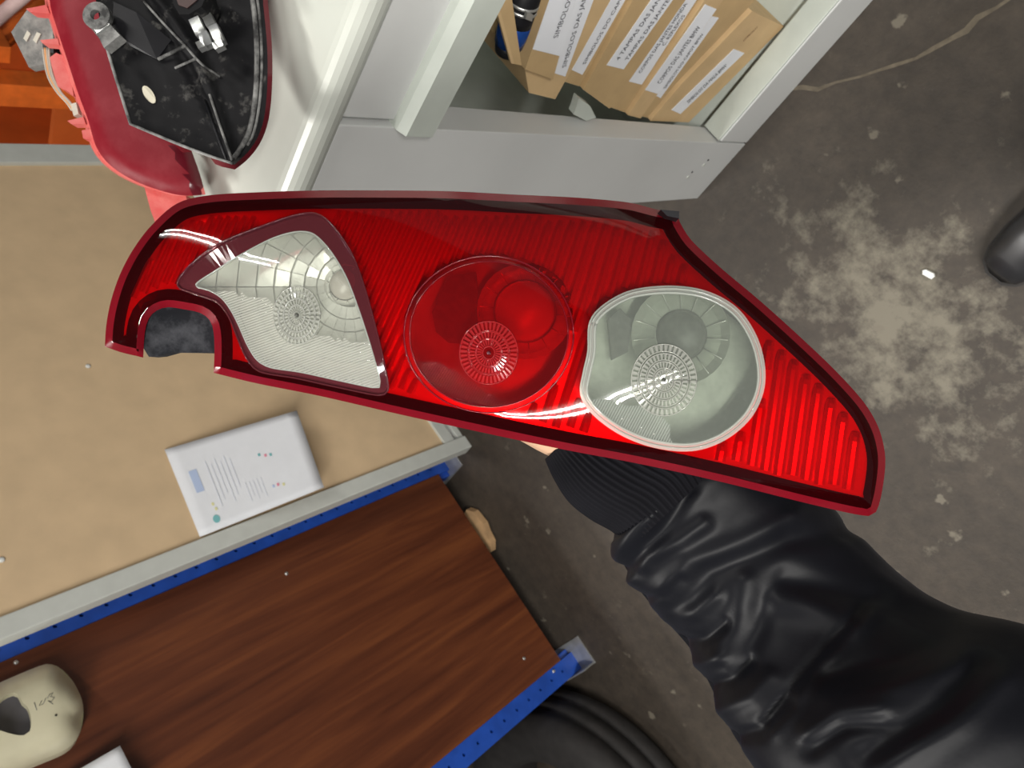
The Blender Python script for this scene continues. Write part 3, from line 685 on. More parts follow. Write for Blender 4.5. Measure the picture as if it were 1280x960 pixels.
# hidden lower housing that carries the lamp on the worktop
hq = [W(x, y, DA+0.045) for x, y in [(120, 40), (170, 40), (200, 150), (180, 190), (140, 160)]]
prism('lower_housing', hq, [Vector((v.x, min(v.y, 0.53), 1.0203)) for v in hq], M['black_plastic'], A0)

B0 = thing('spare_tail_light', W(250, 60, 0.75), 'tail light lying face down showing its dusty black back and mounting ear', 'tail light', G2)
DB = 0.664
lb = smooth_poly([(118, -60), (122, 10), (128, 36), (135, 62), (143, 88), (152, 118), (164, 156, 1), (220, 180), (262, 196), (280, 203), (293, 206, 1), (310, 190), (322, 172), (330, 148), (334, 110), (334, 60), (329, 5), (322, -60)], 7)
crease = [(292, 203), (278, 160), (264, 115), (246, 72), (222, 32), (190, -10), (160, -60)]
def db(p):
    d = poly_dist(p, crease, False); e = poly_dist(p, lb)
    h = 0.010*math.exp(-(d/7.0)**2)
    right = p[0] > 150+0.55*(p[1]+60) if p[1] < 203 else True
    h -= (0.012 if right else 0.006)*(1-math.exp(-e/12.0))
    h += 0.006*math.exp(-((p[0]-238)/22)**2-((p[1]-50)/20)**2)
    h += 0.003*noise.noise(Vector((p[0]*0.05, p[1]*0.05, 3)))
    return DB-h
vv, ff = fill([lb], 6, lambda c: inside(c, lb))
mesh_obj('housing_back', [W(p[0], p[1], db(p)) for p in vv], ff, M['dusty_black'], B0, True)
lo_ = offset_poly(lb, 6)
lo_ = [p if (p.x > 285 or p.y > 202) else q_ for p, q_ in zip(lo_, lb)]
lo_ = [Vector((p[0], p[1])) for p in lo_]
n = len(lb); b0 = [W(p[0], p[1], db(p)) for p in lb]; b1 = [W(p[0], p[1], DB+0.004) for p in lo_]; b2 = [W(p[0], p[1], DB+0.018) for p in lo_]
mesh_obj('lens_rim', b0+b1, ring(n), M['dark_red'], B0, True)
mesh_obj('lens_edge', b1+b2, ring(n), M['dusty_red'], B0, True)
mesh_obj('lens_face', b2, [tuple(range(n))], M['dusty_red'], B0)
def strip(name, pts, r, mat, par, dz=0.0):
    tube(name, [W(x, y, db((x, y))-dz) for x, y in pts], r, M[mat], par, 6)
gro = smooth_poly([(306, -40), (316, 0), (321, 50), (321, 100), (317, 140), (309, 172), (292, 198)], 8, False)
strip('seal_groove', gro, 0.0026, 'dusty_edge', B0, 0.001)
strip('seal_groove', [(p[0]+6, p[1]) for p in gro[:-2]], 0.0014, 'dusty_edge', B0, 0.001)
strip('edge_bead', smooth_poly([(128, 40), (142, 88), (163, 155, 1), (220, 179), (262, 195), (290, 204)], 8, False), 0.0014, 'dusty_edge', B0, 0.0005)
strip('moulding_line', smooth_poly([(180, 2), (205, 30), (232, 58), (252, 80), (275, 96)], 8, False), 0.0012, 'dusty_edge', B0, 0.002)
strip('moulding_line', [(290, 200), (276, 160), (262, 118)], 0.0012, 'dusty_edge', B0, 0.0015)
strip('moulding_line', [(283, 200), (268, 160), (256, 125)], 0.0010, 'black_plastic', B0, 0.002)
strip('stiffener', [(198, 74), (232, 57)], 0.0017, 'dusty_edge', B0, 0.003)
strip('stiffener', [(219, 85), (245, 73)], 0.0013, 'dusty_edge', B0, 0.003)
prism('cover_plate', [W(x, y, db((x, y))-0.004) for x, y in [(142, 2), (170, 15), (214, 50), (196, 74), (164, 58), (140, 40)]], ROT.col[2]*0.006, M['black_plastic'], B0)
prism('bulb_socket', [W(x, y, DB-0.030) for x, y in [(205, -30), (218, 8), (224, 18), (236, 18), (252, 8), (258, -6), (250, -30)]], ROT.col[2]*0.03, M['dusty_black'], B0)
prism('socket_face', [W(x, y, DB-0.0312) for x, y in [(212, -25), (223, 6), (234, 10), (246, 0), (247, -25)]], ROT.col[2]*0.001, plain('dull maroon', (0.045, 0.02, 0.018), 0.5), B0)
for (cx, cy, w_, h_, a) in [(246, 32, 13, 22, 25), (259, 22, 12, 18, 25), (256, 48, 12, 18, 25), (270, 42, 12, 24, 25), (250, 55, 9, 9, 25), (272, 55, 12, 9, 25)]:
    ca, sa = math.cos(math.radians(-a)), math.sin(math.radians(-a))
    q = [W(cx+x*ca-y*sa, cy+x*sa+y*ca, DB-0.018-0.0006*y*(1 if (cx+cy) % 2 else -1)) for x, y in [(-w_/2, -h_/2), (w_/2, -h_/2), (w_/2, h_/2), (-w_/2, h_/2)]]
    prism('chrome_tile', q, ROT.col[2]*0.008, M['chrome'], B0)
cc = [(186+(9.5*math.cos(k*math.pi/10))*0.82-0.5*13*math.sin(k*math.pi/10)*-1*0.45, 118+13*math.sin(k*math.pi/10)*0.8+3.5*math.cos(k*math.pi/10)) for k in range(20)]
prism('sight_hole', [W(x, y, db((x, y))-0.0012) for x, y in cc], ROT.col[2]*0.001, plain('cream gap', (0.60, 0.56, 0.44), 0.6), B0)
# mounting ear
ear = [(120+17*math.cos(a), 19+17*math.sin(a)) for a in [k*2*math.pi/24 for k in range(24)]]
eh = [(119+6.5*math.cos(a), 18+6.5*math.sin(a)) for a in [k*2*math.pi/16 for k in range(16)]]
vv, ff = fill([[Vector(p) for p in ear], [Vector(p) for p in eh]], 0, lambda c: inside(c, ear) and not inside(c, eh))
eo = mesh_obj('mounting_ear', [W(p[0], p[1], DB-0.016) for p in vv], ff, M['dusty_edge'], B0)
sol = eo.modifiers.new('solid', 'SOLIDIFY'); sol.thickness = 0.006; sol.offset = -1
prism('ear_arm', [W(x, y, DB-0.015) for x, y in [(116, 34), (134, 27), (137, 30), (121, 42)]], ROT.col[2]*0.016, M['galv'], B0)
prism('ear_arm', [W(x, y, DB-0.012) for x, y in [(112, 33), (121, 42), (137, 30), (150, 44), (130, 60), (124, 48)]], ROT.col[2]*0.012, M['dusty_edge'], B0)

# ------------------------------------------------------------------ the tail light in the hand
D0 = 0.42
TL = thing('tail_light', W(610, 430, 0.45), 'large red tail light with three lamp windows held up by the hand', 'tail light')
OUT = smooth_poly([(131, 433, 1), (133, 405), (139, 375), (150, 343), (167, 311), (190, 281), (222, 254), (262, 244), (330, 240), (400, 238), (480, 238), (560, 239), (640, 243), (720, 247), (785, 253), (822, 262), (845, 265, 1),
                   (850, 278), (864, 300), (900, 334), (950, 376), (1000, 421), (1045, 464), (1080, 503), (1098, 534), (1106, 565), (1106, 590), (1101, 622), (1095, 640), (1086, 645), (1060, 641), (1000, 627), (900, 602), (800, 580), (700, 561), (600, 540), (500, 518), (400, 495), (320, 479), (267, 466, 1),
                   (268, 440), (267, 415), (262, 400), (250, 391), (232, 387), (210, 384), (196, 388), (186, 398), (181, 415), (179, 447, 1), (150, 440)], 7)
WIN1 = smooth_poly([(245, 356), (272, 337), (304, 317), (341, 298), (369, 290), (388, 291), (401, 300), (416, 318), (433, 347), (448, 386), (463, 432), (475, 476), (474, 484), (465, 484), (422, 475), (376, 465), (338, 459), (322, 450), (310, 432), (298, 405), (288, 386), (277, 372), (262, 363)], 5)
BEZ1 = smooth_poly([(222, 357), (236, 333), (275, 304), (329, 282), (369, 269), (394, 267), (413, 279), (438, 314), (454, 354), (469, 407), (482, 462), (485, 488), (474, 494), (422, 484), (372, 473), (324, 464), (308, 447), (296, 420), (286, 396), (272, 378), (248, 369)], 6)
def ell(cx, cy, rx, ry, n=48, rot=0):
    o = []
    for k in range(n):
        a = k*2*math.pi/n; x, y = rx*math.cos(a), ry*math.sin(a); c, s = math.cos(rot), math.sin(rot)
        o.append(Vector((cx+x*c-y*s, cy+x*s+y*c)))
    return o
WIN2 = ell(611, 418, 99, 91, 56); BEZ2 = ell(611, 418, 106, 98, 56)
WIN3 = smooth_poly([(745, 405), (762, 386), (792, 371), (838, 366), (880, 372), (915, 391), (937, 422), (947, 456), (946, 487), (931, 518), (901, 543), (864, 555), (820, 551), (780, 536), (748, 513), (734, 492), (737, 468), (743, 440)], 5)
BEZ3 = offset_poly(WIN3, 9)
cx0, cy0 = 620, 420
def dome(p):
    """how far the outer skin of the lens stands towards the viewer, in metres"""
    x, y = (p[0]-cx0)*D0/F, (p[1]-(cy0+0.17*(p[0]-cx0)))*D0/F
    e = poly_dist(p, OUT)
    z = 0.007*(1-math.exp(-e/9.0))
    z -= 0.30*x*x
    z -= (2.6 if y > 0 else 2.9)*y*y
    return z
DC = {}
def lens_pt(p, back=0.0):
    k = (round(p[0], 2), round(p[1], 2))
    if k not in DC: DC[k] = dome(p)
    return W(p[0], p[1], D0-DC[k]+back)
RIM = offset_poly(OUT, -9)
def bulge(p, poly, amp, s): return amp*(1-math.exp(-poly_dist(p, poly)/s))
def skin(name, loops, grid, keep, mat, back=0.0, extra=None, par=None):
    vv, ff = fill(loops, grid, keep)
    V = [lens_pt(p, back-(extra(p) if extra else 0)) for p in vv]
    return mesh_obj(name, V, ff, M[mat], par or TL, True, uv=[(p[0]/100, -p[1]/100) for p in vv])
skin('lens_rim', [OUT, RIM], 0, lambda c: inside(c, OUT) and not inside(c, RIM), 'lens_rim')
skin('red_lens', [RIM, BEZ1, BEZ2, BEZ3], 7, lambda c: inside(c, RIM) and not (inside(c, BEZ1) or inside(c, BEZ2) or inside(c, BEZ3)), 'lens_red')
# bezels: raised rings between lens and windows
def bezel(name, inner, outer, mat, amp):
    n = len(outer)
    vv, ff = fill([outer, inner], 0, lambda c: inside(c, outer) and not inside(c, inner))
    mid = [(p[0], p[1]) for p in vv]
    def h(p):
        return amp*(1 if poly_dist(p, inner) < 0.6 else 0)
    return mesh_obj(name, [lens_pt(p, -h(p)) for p in vv], ff, M[mat], TL, False)
bezel('window_bezel', WIN1, BEZ1, 'bezel_red', 0.0015)
bezel('window_bezel', WIN2, BEZ2, 'lens_red_smooth', 0.0016)
bezel('window_bezel', WIN3, BEZ3, 'bezel_clear', 0.0016)
def bead(poly, mat, r, lift=0.0012):
    pts = [lens_pt(p, -lift) for p in poly]; pts.append(pts[0])
    tube('bezel_bead', pts, r, M[mat], TL, 6)
bead(WIN1, 'bezel_clear', 0.0006); bead(WIN3, 'bezel_clear', 0.0009); bead(offset_poly(WIN3, 5), 'bezel_clear', 0.0006)
bead(BEZ1, 'bezel_red', 0.0006); bead(WIN2, 'lens_rim', 0.0005); bead(BEZ2, 'lens_rim', 0.0005)
# windows: a plain upper and a ribbed lower zone
def split_window(poly, line, m_up, m_dn, amp, name):
    def above(c):
        for a, b in zip(line, line[1:]):
            if a[0] <= c[0] <= b[0]: return c[1] < a[1]+(b[1]-a[1])*(c[0]-a[0])/(b[0]-a[0])
        return c[1] < line[-1][1]
    ex = lambda p: 0.0016+bulge(p, poly, amp, 30)
    skin(name, [poly], 8, lambda c: inside(c, poly) and above(c), m_up, 0, ex)
    skin(name+'_ribbed', [poly], 8, lambda c: inside(c, poly) and not above(c), m_dn, 0, ex)
split_window(WIN1, [(230, 357), (290, 366), (340, 376), (400, 420), (440, 426), (490, 432)], 'lens_clear', 'lens_ribbed', 0.001, 'clear_window')
split_window(WIN2, [(480, 440), (560, 458), (610, 492), (690, 530), (730, 530)], 'lens_red_smooth', 'lens_red_ribbed', 0.0003, 'round_red_window')
split_window(WIN3, [(700, 497), (770, 502), (800, 508), (830, 522), (846, 560), (960, 600)], 'lens_smoke', 'lens_smoke_ribbed', 0.0003, 'round_clear_window')
# prism rings moulded into each window
def prism_disc(cx, cy, rx, ry, rings, mat, lift, name='prism_disc'):
    bm = bmesh.new()
    def pt(r, a, h): return lens_pt((cx+rx*r*math.cos(a), cy+ry*r*math.sin(a)), -0.0016-lift-h)
    for (r0, r1, n, h) in rings:
        for k in range(n):
            a0, a1 = k*2*math.pi/n, (k+0.78)*2*math.pi/n
            lo_q = [bm.verts.new(pt(r0, a0, 0)), bm.verts.new(pt(r1, a0, 0)), bm.verts.new(pt(r1, a1, 0)), bm.verts.new(pt(r0, a1, 0))]
            g = 0.12*(r1-r0); am = (a1-a0)*0.22
            hi = [bm.verts.new(pt(r0+g, a0+am, h)), bm.verts.new(pt(r1-g, a0+am, h*0.6)), bm.verts.new(pt(r1-g, a1-am, h*0.6)), bm.verts.new(pt(r0+g, a1-am, h))]
            bm.faces.new(hi)
            for i in range(4): bm.faces.new((lo_q[i], lo_q[(i+1) % 4], hi[(i+1) % 4], hi[i]))
    ob = bm_obj(name, bm, M[mat], TL)
    for r in sorted({r for a, b, *_ in rings for r in (a, b)}):
        if r < 0.1: continue
        pts = [pt(r, k*2*math.pi/40, 0.0004) for k in range(41)]
        tube('ring_line', pts, 0.00042, M[mat], ob, 5)
    tube('ring_centre', [pt(0, 0, 0), pt(0, 0, 0.0012)], 0.0012, M['bulb_grey'] if mat != 'prism_red' else M['dark_red'], ob, 10)
prism_disc(371, 394, 29.5, 37, [(0.80, 0.98, 36, 0.001), (0.58, 0.76, 32, 0.001), (0.36, 0.55, 26, 0.001), (0.12, 0.33, 20, 0.0008)], 'prism_clear', 0.0012)
prism_disc(611, 441, 37, 40, [(0.70, 0.98, 40, 0.001), (0.45, 0.66, 34, 0.001), (0.2, 0.42, 26, 0.0008)], 'prism_red', 0.0004)
prism_disc(830, 475, 42, 46, [(0.78, 0.97, 40, 0.001), (0.55, 0.72, 36, 0.001), (0.33, 0.5, 30, 0.001), (0.14, 0.28, 20, 0.0008)], 'prism_clear', 0.0004)

# inside: black housing, reflector tray, slanting ribs
SK = 0.017
n = len(OUT)
s0 = [lens_pt(p) for p in OUT]; s1 = [W(p[0], p[1], D0-DC[(round(p[0], 2), round(p[1], 2))]+SK) for p in OUT]
mesh_obj('lens_skirt', s0+s1, ring(n), M['lens_rim'], TL, True)
INN = offset_poly(OUT, -4); TRAY = offset_poly(OUT, -23)
TRAY = [p for p in TRAY if poly_dist(p, OUT) > 20]
def depth_back(p): return min(0.016+0.0, 0.016)
skin('housing_floor', [INN, WIN1, WIN2, WIN3], 30, lambda c: inside(c, INN) and not (inside(c, WIN1) or inside(c, WIN2) or inside(c, WIN3)), 'black_plastic', 0.0165)
def tray_keep(c): return inside(c, TRAY) and not (inside(c, BEZ1) or inside(c, WIN2) or inside(c, WIN3))
rt = skin('reflector_tray', [TRAY, BEZ1, WIN2, WIN3], 25, tray_keep, 'reflector', 0.0135)
# ribs
def rib_dir(x):
    k = max(0.0, min(1.0, (x-560)/400.0)); return -0.45*(1-k)-0.14*k
def rib_free(p): return inside(p, TRAY) and poly_dist(p, TRAY) > 2 and not (inside(p, BEZ1) or inside(p, BEZ2) or inside(p, BEZ3))
RB1, RB2, RB3 = BEZ1, BEZ2, BEZ3
def rib_seg(pts, wd):
    if len(pts) < 4: return
    sec = 4; vs = []; fs = []; m_ = len(pts)
    for i, p in enumerate(pts):
        q = Vector(pts[min(i+1, m_-1)])-Vector(pts[max(i-1, 0)]); q.normalize(); s = Vector((q.y, -q.x))
        if s.x < 0: s = -s
        endf = min(1.0, 0.35+i*0.45)
        for off, hh in ((-0.40, 0.0), (-0.12, 0.0050), (0.16, 0.0056), (0.40, 0.0)):
            o_ = off*wd*(0.6+0.4*endf); vs.append(lens_pt((p[0]+s.x*o_, p[1]+s.y*o_), 0.0134-hh*endf))
    for i in range(m_-1):
        for k in range(sec-1): fs.append((i*sec+k, i*sec+k+1, (i+1)*sec+k+1, (i+1)*sec+k))
    fs.append(tuple(range(sec))); fs.append(tuple((m_-1)*sec+k for k in reversed(range(sec))))
    mesh_obj('rib', vs, fs, M['rib'], rt, False, fix=True)
x = 150.0
while x < 1180:
    sp_ = 10.5+max(0, (x-420))*0.0115
    y = 246.0; cur = []
    px = x
    while y < 650:
        p = (px, y)
        if rib_free(p): cur.append(p)
        else:
            rib_seg(cur, sp_); cur = []
        d = rib_dir(px); px += d*6.0; y += 6.0
    rib_seg(cur, sp_)
    x += sp_
# window chambers
def chamber(name, poly, depth, mat, floor_mat):
    w0 = [lens_pt(p, 0.001) for p in poly]; w1 = [lens_pt(p, depth) for p in poly]; n = len(poly)
    o = mesh_obj(name, w0+w1, ring(n), M[mat], TL, True)
    skin('chamber_floor', [poly], 18, lambda c: inside(c, poly), floor_mat, depth, par=o)
    return o
ch1 = chamber('window_chamber', WIN1, 0.022, 'cup', 'facet')
ch2 = chamber('window_chamber', WIN2, 0.022, 'cup', 'cup')
ch3 = chamber('window_chamber', WIN3, 0.022, 'cup', 'cup_dark')
# faceted bowl of the first window
bm = bmesh.new(); fc, fy = 437, 358; rr = [26, 42, 58, 76, 96, 118, 142, 168, 198]; nA = 26
for i in range(len(rr)-1):
    for k in range(nA):
        a0, a1 = k*2*math.pi/nA, (k+0.96)*2*math.pi/nA
        q2 = [(fc+r*math.cos(a), fy+r*math.sin(a)) for r, a in ((rr[i], a0), (rr[i+1]-1.2, a0), (rr[i+1]-1.2, a1), (rr[i], a1))]
        nin = sum(inside(p, WIN1) for p in q2)
        tl = random.uniform(-0.05, 0.05); t2 = random.uniform(-0.05, 0.05); fr_, fa = (rr[i]+rr[i+1])/2, (a0+a1)/2
        def fd(p):
            r = math.hypot(p[0]-fc, p[1]-fy); a = math.atan2(p[1]-fy, p[0]-fc)
            da_ = (a-fa+math.pi) % (2*math.pi)-math.pi
            return 0.019-0.010*(fr_/200.0)**1.2+0.0004*(r-fr_)*(0.15+tl*3)*0.4+0.0004*da_*fr_*t2*3*0.5
        if nin == 4: bm.faces.new([bm.verts.new(lens_pt(p, fd(p))) for p in q2])
        elif nin or any(inside(((q2[0][0]*u+q2[2][0]*(1-u)), (q2[0][1]*u+q2[2][1]*(1-u))), WIN1) for u in (0.25, 0.5, 0.75)):
            vv, ff = fill([WIN1, q2], 0, lambda c: inside(c, WIN1) and inside(c, q2))
            vb = [bm.verts.new(lens_pt(p, fd(p))) for p in vv]
            for f in ff: bm.faces.new([vb[k2] for k2 in f])
bm_obj('facet_bowl', bm, M['facet'], ch1)
def cup(cx, cy, r_out, r_in, d_out, d_in, n, mat, par, bulb, name='lamp_cup', sq=1.0):
    vs = []; fs = []
    for r, d in ((r_out, d_out), ((r_out+r_in)/2+3, (d_out+d_in)/2), (r_in, d_in)):
        for k in range(n):
            a = k*2*math.pi/n; vs.append(W(cx+r*math.cos(a), cy+r*sq*math.sin(a), D0+d))
    for j in range(2):
        for k in range(n): fs.append((j*n+k, j*n+(k+1) % n, (j+1)*n+(k+1) % n, (j+1)*n+k))
    o = mesh_obj(name, vs, fs, M[mat], par)
    # frosted bulb
    bmx = bmesh.new(); pts = []; rad = []
    for s in range(7):
        a = s*math.pi/2/6; pts.append(W(cx, cy, D0+d_in-(r_in*D0/F)*0.55*math.sin(a))); rad.append(max(0.0003, r_in*D0/F*0.98*math.cos(a)))
    add_tube(bmx, pts, rad, 24); bm_obj('bulb', bmx, M[bulb], o, True)
    for k in range(0, n, 1):
        if name == 'lamp_cup' and k % 2 == 0:
            a = (k+0.5)*2*math.pi/n
            tube('cup_rib', [W(cx+r_in*math.cos(a), cy+r_in*sq*math.sin(a), D0+d_in-0.0003), W(cx+(r_out-3)*math.cos(a), cy+(r_out-3)*sq*math.sin(a), D0+d_out+0.0002)], 0.0004, M['facet'], o, 4)
    return o
zc = lambda x, y: -dome((x, y))
cup(431, 356, 26, 20, zc(431, 356)+0.016, zc(431, 356)+0.019, 20, 'facet', ch1, 'bulb_white')
cup(656, 389, 60, 40, zc(656, 389)+0.010, zc(656, 389)+0.019, 28, 'chrome', ch2, 'bulb_white')
cup(851, 419, 62, 33, zc(851, 419)+0.008, zc(851, 419)+0.019, 30, 'cup', ch3, 'bulb_grey')
prism('lamp_bracket', [lens_pt(p, 0.012) for p in [(540, 390), (560, 345), (595, 340), (600, 395), (585, 430), (560, 428), (545, 415)]], ROT.col[2]*0.006, M['bulb_grey'], ch2)
prism('lamp_bracket', [lens_pt(p, 0.012) for p in [(760, 400), (775, 385), (790, 400), (785, 440), (765, 450)]], ROT.col[2]*0.006, M['bulb_grey'], ch3)
# notch gasket and the rear housing with its bulb carrier
prism('notch_gasket', [W(x, y, D0+0.018) for x, y in [(180, 400), (195, 384), (215, 378), (250, 384), (274, 400), (276, 441), (215, 440), (197, 445), (186, 446), (176, 430)]], ROT.col[2]*0.012, M['foam'], TL)
HB = [p for p in offset_poly(OUT, -30) if poly_dist(p, OUT) > 27]
HB0 = [W(p[0], p[1], D0-dome(p)+SK-0.002) for p in HB]; HB1 = [W(640+(p[0]-640)*0.86, 430+(p[1]-430)*0.8, D0+0.040) for p in HB]; n = len(HB)
mesh_obj('rear_housing', HB0+HB1, ring(n)+[tuple(range(n, 2*n))], M['black_plastic'], TL, False, fix=True)
s2 = [W(p[0], p[1], D0-dome(p)+SK-0.002) for p in HB]
vvb, ffb = fill([OUT, HB], 0, lambda c: inside(c, OUT) and not inside(c, HB))
mesh_obj('rear_flange', [W(p[0], p[1], D0-dome(p)+SK-0.001) for p in vvb], ffb, M['black_plastic'], TL)
tab = prism('corner_tab', [W(x, y, D0+0.012) for x, y in [(826, 262), (849, 264), (849, 273), (834, 270)]], ROT.col[2]*0.01, M['black_plastic'], TL)
#=PERSON
# ------------------------------------------------------------------ the person holding it
PS = thing('person', on_z(1330, 290, 0), 'person in a black nylon jacket holding up the tail light, black shoe below', 'person')
def loft(name, stations, mat, nS, nT, disp, par, flat=0.85, close=(True, True)):
    """stations: (left px, right px, axis depth); a tube whose outline follows the two pixel edges"""
    m_ = len(stations)
    def interp(s):
        f = s*(m_-1); i = min(int(f), m_-2); t_ = f-i
        P_ = [stations[max(0, min(m_-1, i+k))] for k in (-1, 0, 1, 2)]
        def cr(g):
            a, b, c, d = [g(p) for p in P_]
            return 0.5*(2*b+(c-a)*t_+(2*a-5*b+4*c-d)*t_*t_+(3*b-a-3*c+d)*t_**3)
        return (cr(lambda p: p[0]), cr(lambda p: p[1]), cr(lambda p: p[2]), cr(lambda p: p[3]), cr(lambda p: p[4]))
    vs = []; fs = []
    for i in range(nS+1):
        s = i/nS; lx, ly, rx, ry, d = interp(s)
        Lp, Rp = W(lx, ly, d), W(rx, ry, d); c = (Lp+Rp)/2; B = (Lp-Rp)/2; r = B.length; B = B/r
        N = -(ray((lx+rx)/2, (ly+ry)/2)).normalized(); N = (N-B*N.dot(B)).normalized()
        for k in range(nT):
            a = k*2*math.pi/nT
            p = c+B*r*math.cos(a)+N*r*flat*math.sin(a)
            nr = (B*math.cos(a)+N*math.sin(a))
            vs.append(p+nr*disp(s, a, p))
    for i in range(nS):
        for k in range(nT): fs.append((i*nT+k, i*nT+(k+1) % nT, (i+1)*nT+(k+1) % nT, (i+1)*nT+k))
    if close[0]: fs.append(tuple(range(nT)))
    if close[1]: fs.append(tuple(nS*nT+k for k in reversed(range(nT))))
    return mesh_obj(name, vs, fs, M[mat], par, True, fix=True)
cuff_st = [(681, 574, 765, 496, 0.512), (694, 600, 800, 500, 0.511), (712, 627, 838, 508, 0.509), (738, 648, 872, 524, 0.507), (766, 664, 900, 542, 0.505), (790, 684, 915, 566, 0.502)]
def rib_disp(s, a, p): return 0.0008*math.sin(a*70)*min(1, s*6)-0.0015*max(0, (s-0.85))/0.15
loft('cuff', cuff_st, 'knit', 40, 420, rib_disp, PS, 0.8)
slv_st = [(764, 664, 905, 540, 0.512), (770, 690, 955, 556, 0.520), (790, 728, 1000, 592, 0.523), (822, 768, 1040, 636, 0.520), (858, 806, 1082, 682, 0.511), (884, 852, 1128, 722, 0.495), (910, 904, 1190, 760, 0.473), (945, 962, 1284, 792, 0.447), (990, 1030, 1370, 850, 0.426), (1050, 1110, 1450, 930, 0.412), (1120, 1190, 1520, 1010, 0.402)]
FOLD = [([(790, 722), (812, 694), (852, 675), (880, 655)], 0.0055, 9), ([(790, 706), (826, 665), (862, 613)], -0.0055, 8), ([(778, 690), (800, 655), (830, 625)], 0.004, 9),
        ([(842, 768), (888, 716), (981, 675), (1063, 662)], -0.0050, 12), ([(826, 742), (862, 701), (929, 680), (985, 650)], 0.0045, 11), ([(955, 902), (1012, 830), (1079, 758)], -0.0032, 5),
        ([(968, 912), (1026, 838), (1090, 768)], 0.003, 10), ([(1032, 845), (1110, 830), (1187, 804)], -0.005, 13), ([(1040, 872), (1115, 858), (1195, 830)], 0.004, 14),
        ([(981, 722), (1040, 735), (1084, 747)], -0.004, 11), ([(950, 745), (1010, 757), (1070, 780)], 0.0035, 13), ([(900, 815), (925, 770), (932, 727)], 0.0045, 11), ([(925, 830), (948, 785), (955, 745)], -0.004, 10),
        ([(1084, 943), (1177, 881), (1223, 830)], -0.0055, 15), ([(1110, 955), (1200, 900), (1250, 850)], 0.0045, 15), ([(1010, 915), (1050, 890), (1100, 885)], 0.004, 10), ([(1015, 935), (1055, 908), (1105, 905)], -0.004, 9),
        ([(772, 712), (800, 716)], -0.004, 6), ([(800, 748), (835, 742), (850, 725)], -0.004, 6), ([(835, 770), (870, 765), (895, 745)], 0.004, 8), ([(852, 800), (880, 800), (905, 780)], -0.005, 7), ([(868, 830), (905, 820)], 0.004, 8),
        ([(884, 858), (915, 850), (935, 830)], -0.005, 7), ([(905, 885), (940, 870), (962, 845)], 0.004, 9), ([(918, 920), (950, 915), (985, 880)], -0.005, 8), ([(1000, 640), (1060, 690), (1120, 740)], 0.003, 14), ([(1100, 745), (1180, 780), (1260, 800)], -0.004, 12)]
AXP = Vector((0, 0, 0))
def slv_disp(s, a, p):
    q = px_of(p); d = 0.0
    front = 1.0 if math.sin(a) > -0.15 else 0.0
    if front:
        for pl, amp, wd in FOLD:
            e = poly_dist(q, pl, False)
            if e < wd*3: d += 0.75*amp*math.exp(-(e/(wd*1.25))**2)
    d += 0.004*noise.noise(Vector((p.x*16, p.y*16, p.z*16)))+0.0006*noise.noise(Vector((p.x*50, p.y*50, p.z*50)))
    d *= min(1, s*12+0.15)
    if s < 0.06: d -= 0.004*(1-s/0.06)
    else: d += 0.003*math.exp(-((s-0.09)/0.05)**2)
    return d
loft('jacket_sleeve', slv_st, 'nylon', 150, 180, slv_disp, PS, 0.78)
# hand behind the lamp: palm, four fingers and a thumb grown from one skeleton
def skin_mesh(name, verts, edges, radii, mat, par, root=0, sub=2):
    me = bpy.data.meshes.new(name+'_skel'); me.from_pydata([tuple(v) for v in verts], edges, [])
    o = bpy.data.objects.new(name+'_skel', me); COL.objects.link(o)
    md = o.modifiers.new('skin', 'SKIN'); md.use_smooth_shade = True
    for i, r in enumerate(radii): me.skin_vertices[0].data[i].radius = r if isinstance(r, tuple) else (r, r)
    for i in range(len(verts)): me.skin_vertices[0].data[i].use_root = (i == root)
    sb = o.modifiers.new('sub', 'SUBSURF'); sb.levels = sub; sb.render_levels = sub
    bpy.context.view_layer.update()
    m2 = bpy.data.meshes.new_from_object(o.evaluated_get(bpy.context.evaluated_depsgraph_get()))
    V = [v.co.copy() for v in m2.vertices]; Fc = [tuple(p.vertices) for p in m2.polygons]
    bpy.data.objects.remove(o, do_unlink=True); bpy.data.meshes.remove(m2)
    return mesh_obj(name, V, Fc, M[mat], par, True)
hv = [W(775, 580, 0.511), W(738, 548, 0.511), W(706, 524, 0.510), W(672, 500, 0.508), W(625, 455, 0.506)]
hr = [0.025, 0.025, 0.032, 0.038, 0.033]
he = [(0, 1), (1, 2), (2, 3), (3, 4)]
for j, (kx, ky) in enumerate([(562, 470), (578, 432), (605, 400), (640, 378)]):
    b = len(hv); tx, ty = [(-0.80, -0.6), (-0.55, -0.83), (-0.35, -0.93), (-0.12, -0.99)][j]; L = [48, 58, 62, 54][j]
    hv += [W(kx, ky, 0.503), W(kx+tx*L*0.9, ky+ty*L*0.9, 0.496), W(kx+tx*L*1.5, ky+ty*L*1.5, 0.484), W(kx+tx*L*1.8, ky+ty*L*1.8, 0.474)]
    hr += [0.0115, 0.0095, 0.0085, 0.007]; he += [(4, b), (b, b+1), (b+1, b+2), (b+2, b+3)]
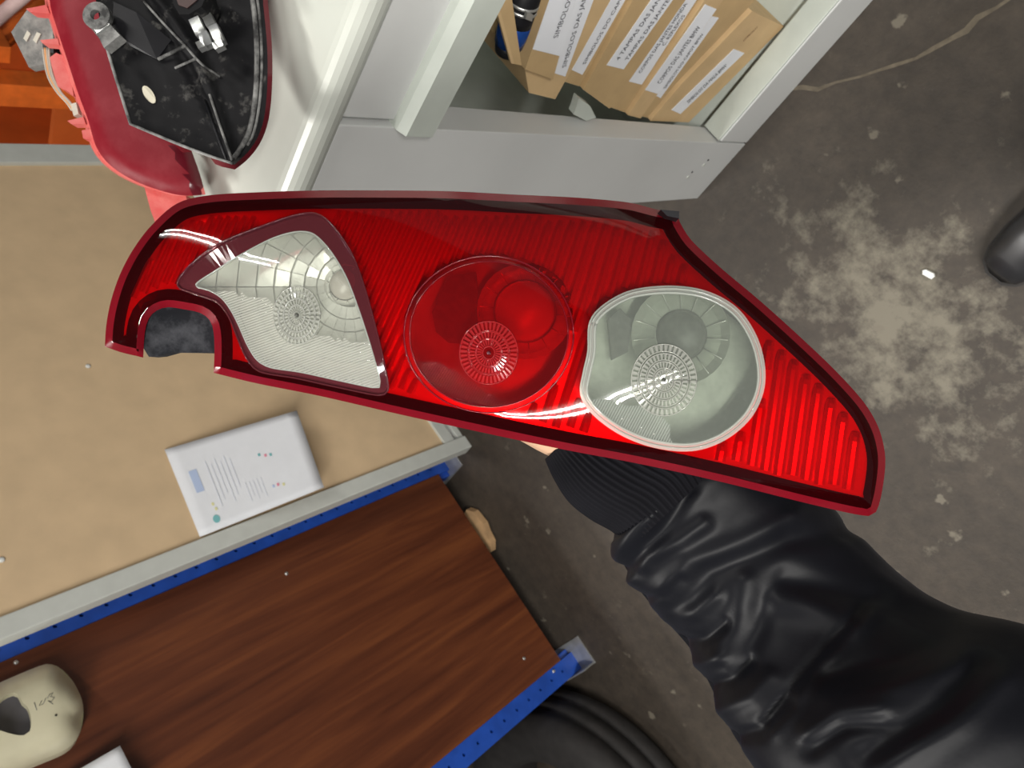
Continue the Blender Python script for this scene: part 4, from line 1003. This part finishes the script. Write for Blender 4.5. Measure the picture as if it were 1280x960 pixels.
b = len(hv); hv += [W(635, 500, 0.500), W(590, 498, 0.492), W(555, 485, 0.482), W(533, 470, 0.476)]; hr += [0.016, 0.012, 0.010, 0.008]; he += [(3, b), (b, b+1), (b+1, b+2), (b+2, b+3)]
skin_mesh('hand', hv, he, hr, 'skin', PS)
# shoe whose toe shows at the edge, with trouser leg
toe = on_z(1246, 345, 0); heel_dir = Vector((0.10, -1.0, 0)).normalized(); side = Vector((-heel_dir.y, heel_dir.x, 0))
prf = [(0.0, 0.012, 0.017), (0.012, 0.030, 0.040), (0.035, 0.041, 0.052), (0.075, 0.047, 0.060), (0.12, 0.047, 0.074), (0.165, 0.042, 0.098), (0.20, 0.038, 0.115), (0.25, 0.036, 0.118), (0.285, 0.030, 0.110), (0.295, 0.016, 0.10)]
vs = []; fs = []; nT = 20
for (l, hw_, ht) in prf:
    c = toe+heel_dir*l
    for k in range(nT):
        a = k*2*math.pi/nT; ca, sa = math.cos(a), math.sin(a)
        vs.append(c+side*hw_*math.copysign(abs(ca)**0.8, ca)+Vector((0, 0, max(0.018, 0.018+(ht-0.018)*(0.5+0.5*sa)) if sa > -0.9 else 0.018)))
for i in range(len(prf)-1):
    for k in range(nT): fs.append((i*nT+k, i*nT+(k+1) % nT, (i+1)*nT+(k+1) % nT, (i+1)*nT+k))
fs += [tuple(range(nT)), tuple((len(prf)-1)*nT+k for k in reversed(range(nT)))]
sh = mesh_obj('shoe', vs, fs, M['shoe'], PS, True, fix=True)
ol = [toe+heel_dir*(l-0.004)+side*(hw_+0.004)*1 for l, hw_, _ in prf]; orr = [toe+heel_dir*(l-0.004)-side*(hw_+0.004) for l, hw_, _ in prf]
lp_ = [v+Vector((0, 0, 0.017)) for v in ol+orr[::-1]]
prism('sole', lp_, (0, 0, -0.0215), M['rubber'], sh)
leg = toe+heel_dir*0.23
tube('trouser_leg', [leg+Vector((0, 0, 0.07)), leg+Vector((0.004, -0.004, 0.16)), leg+Vector((0.0, -0.01, 0.30)), leg+Vector((0, -0.015, 0.48))], [0.068, 0.066, 0.064, 0.075], M['trouser'], PS, 24)
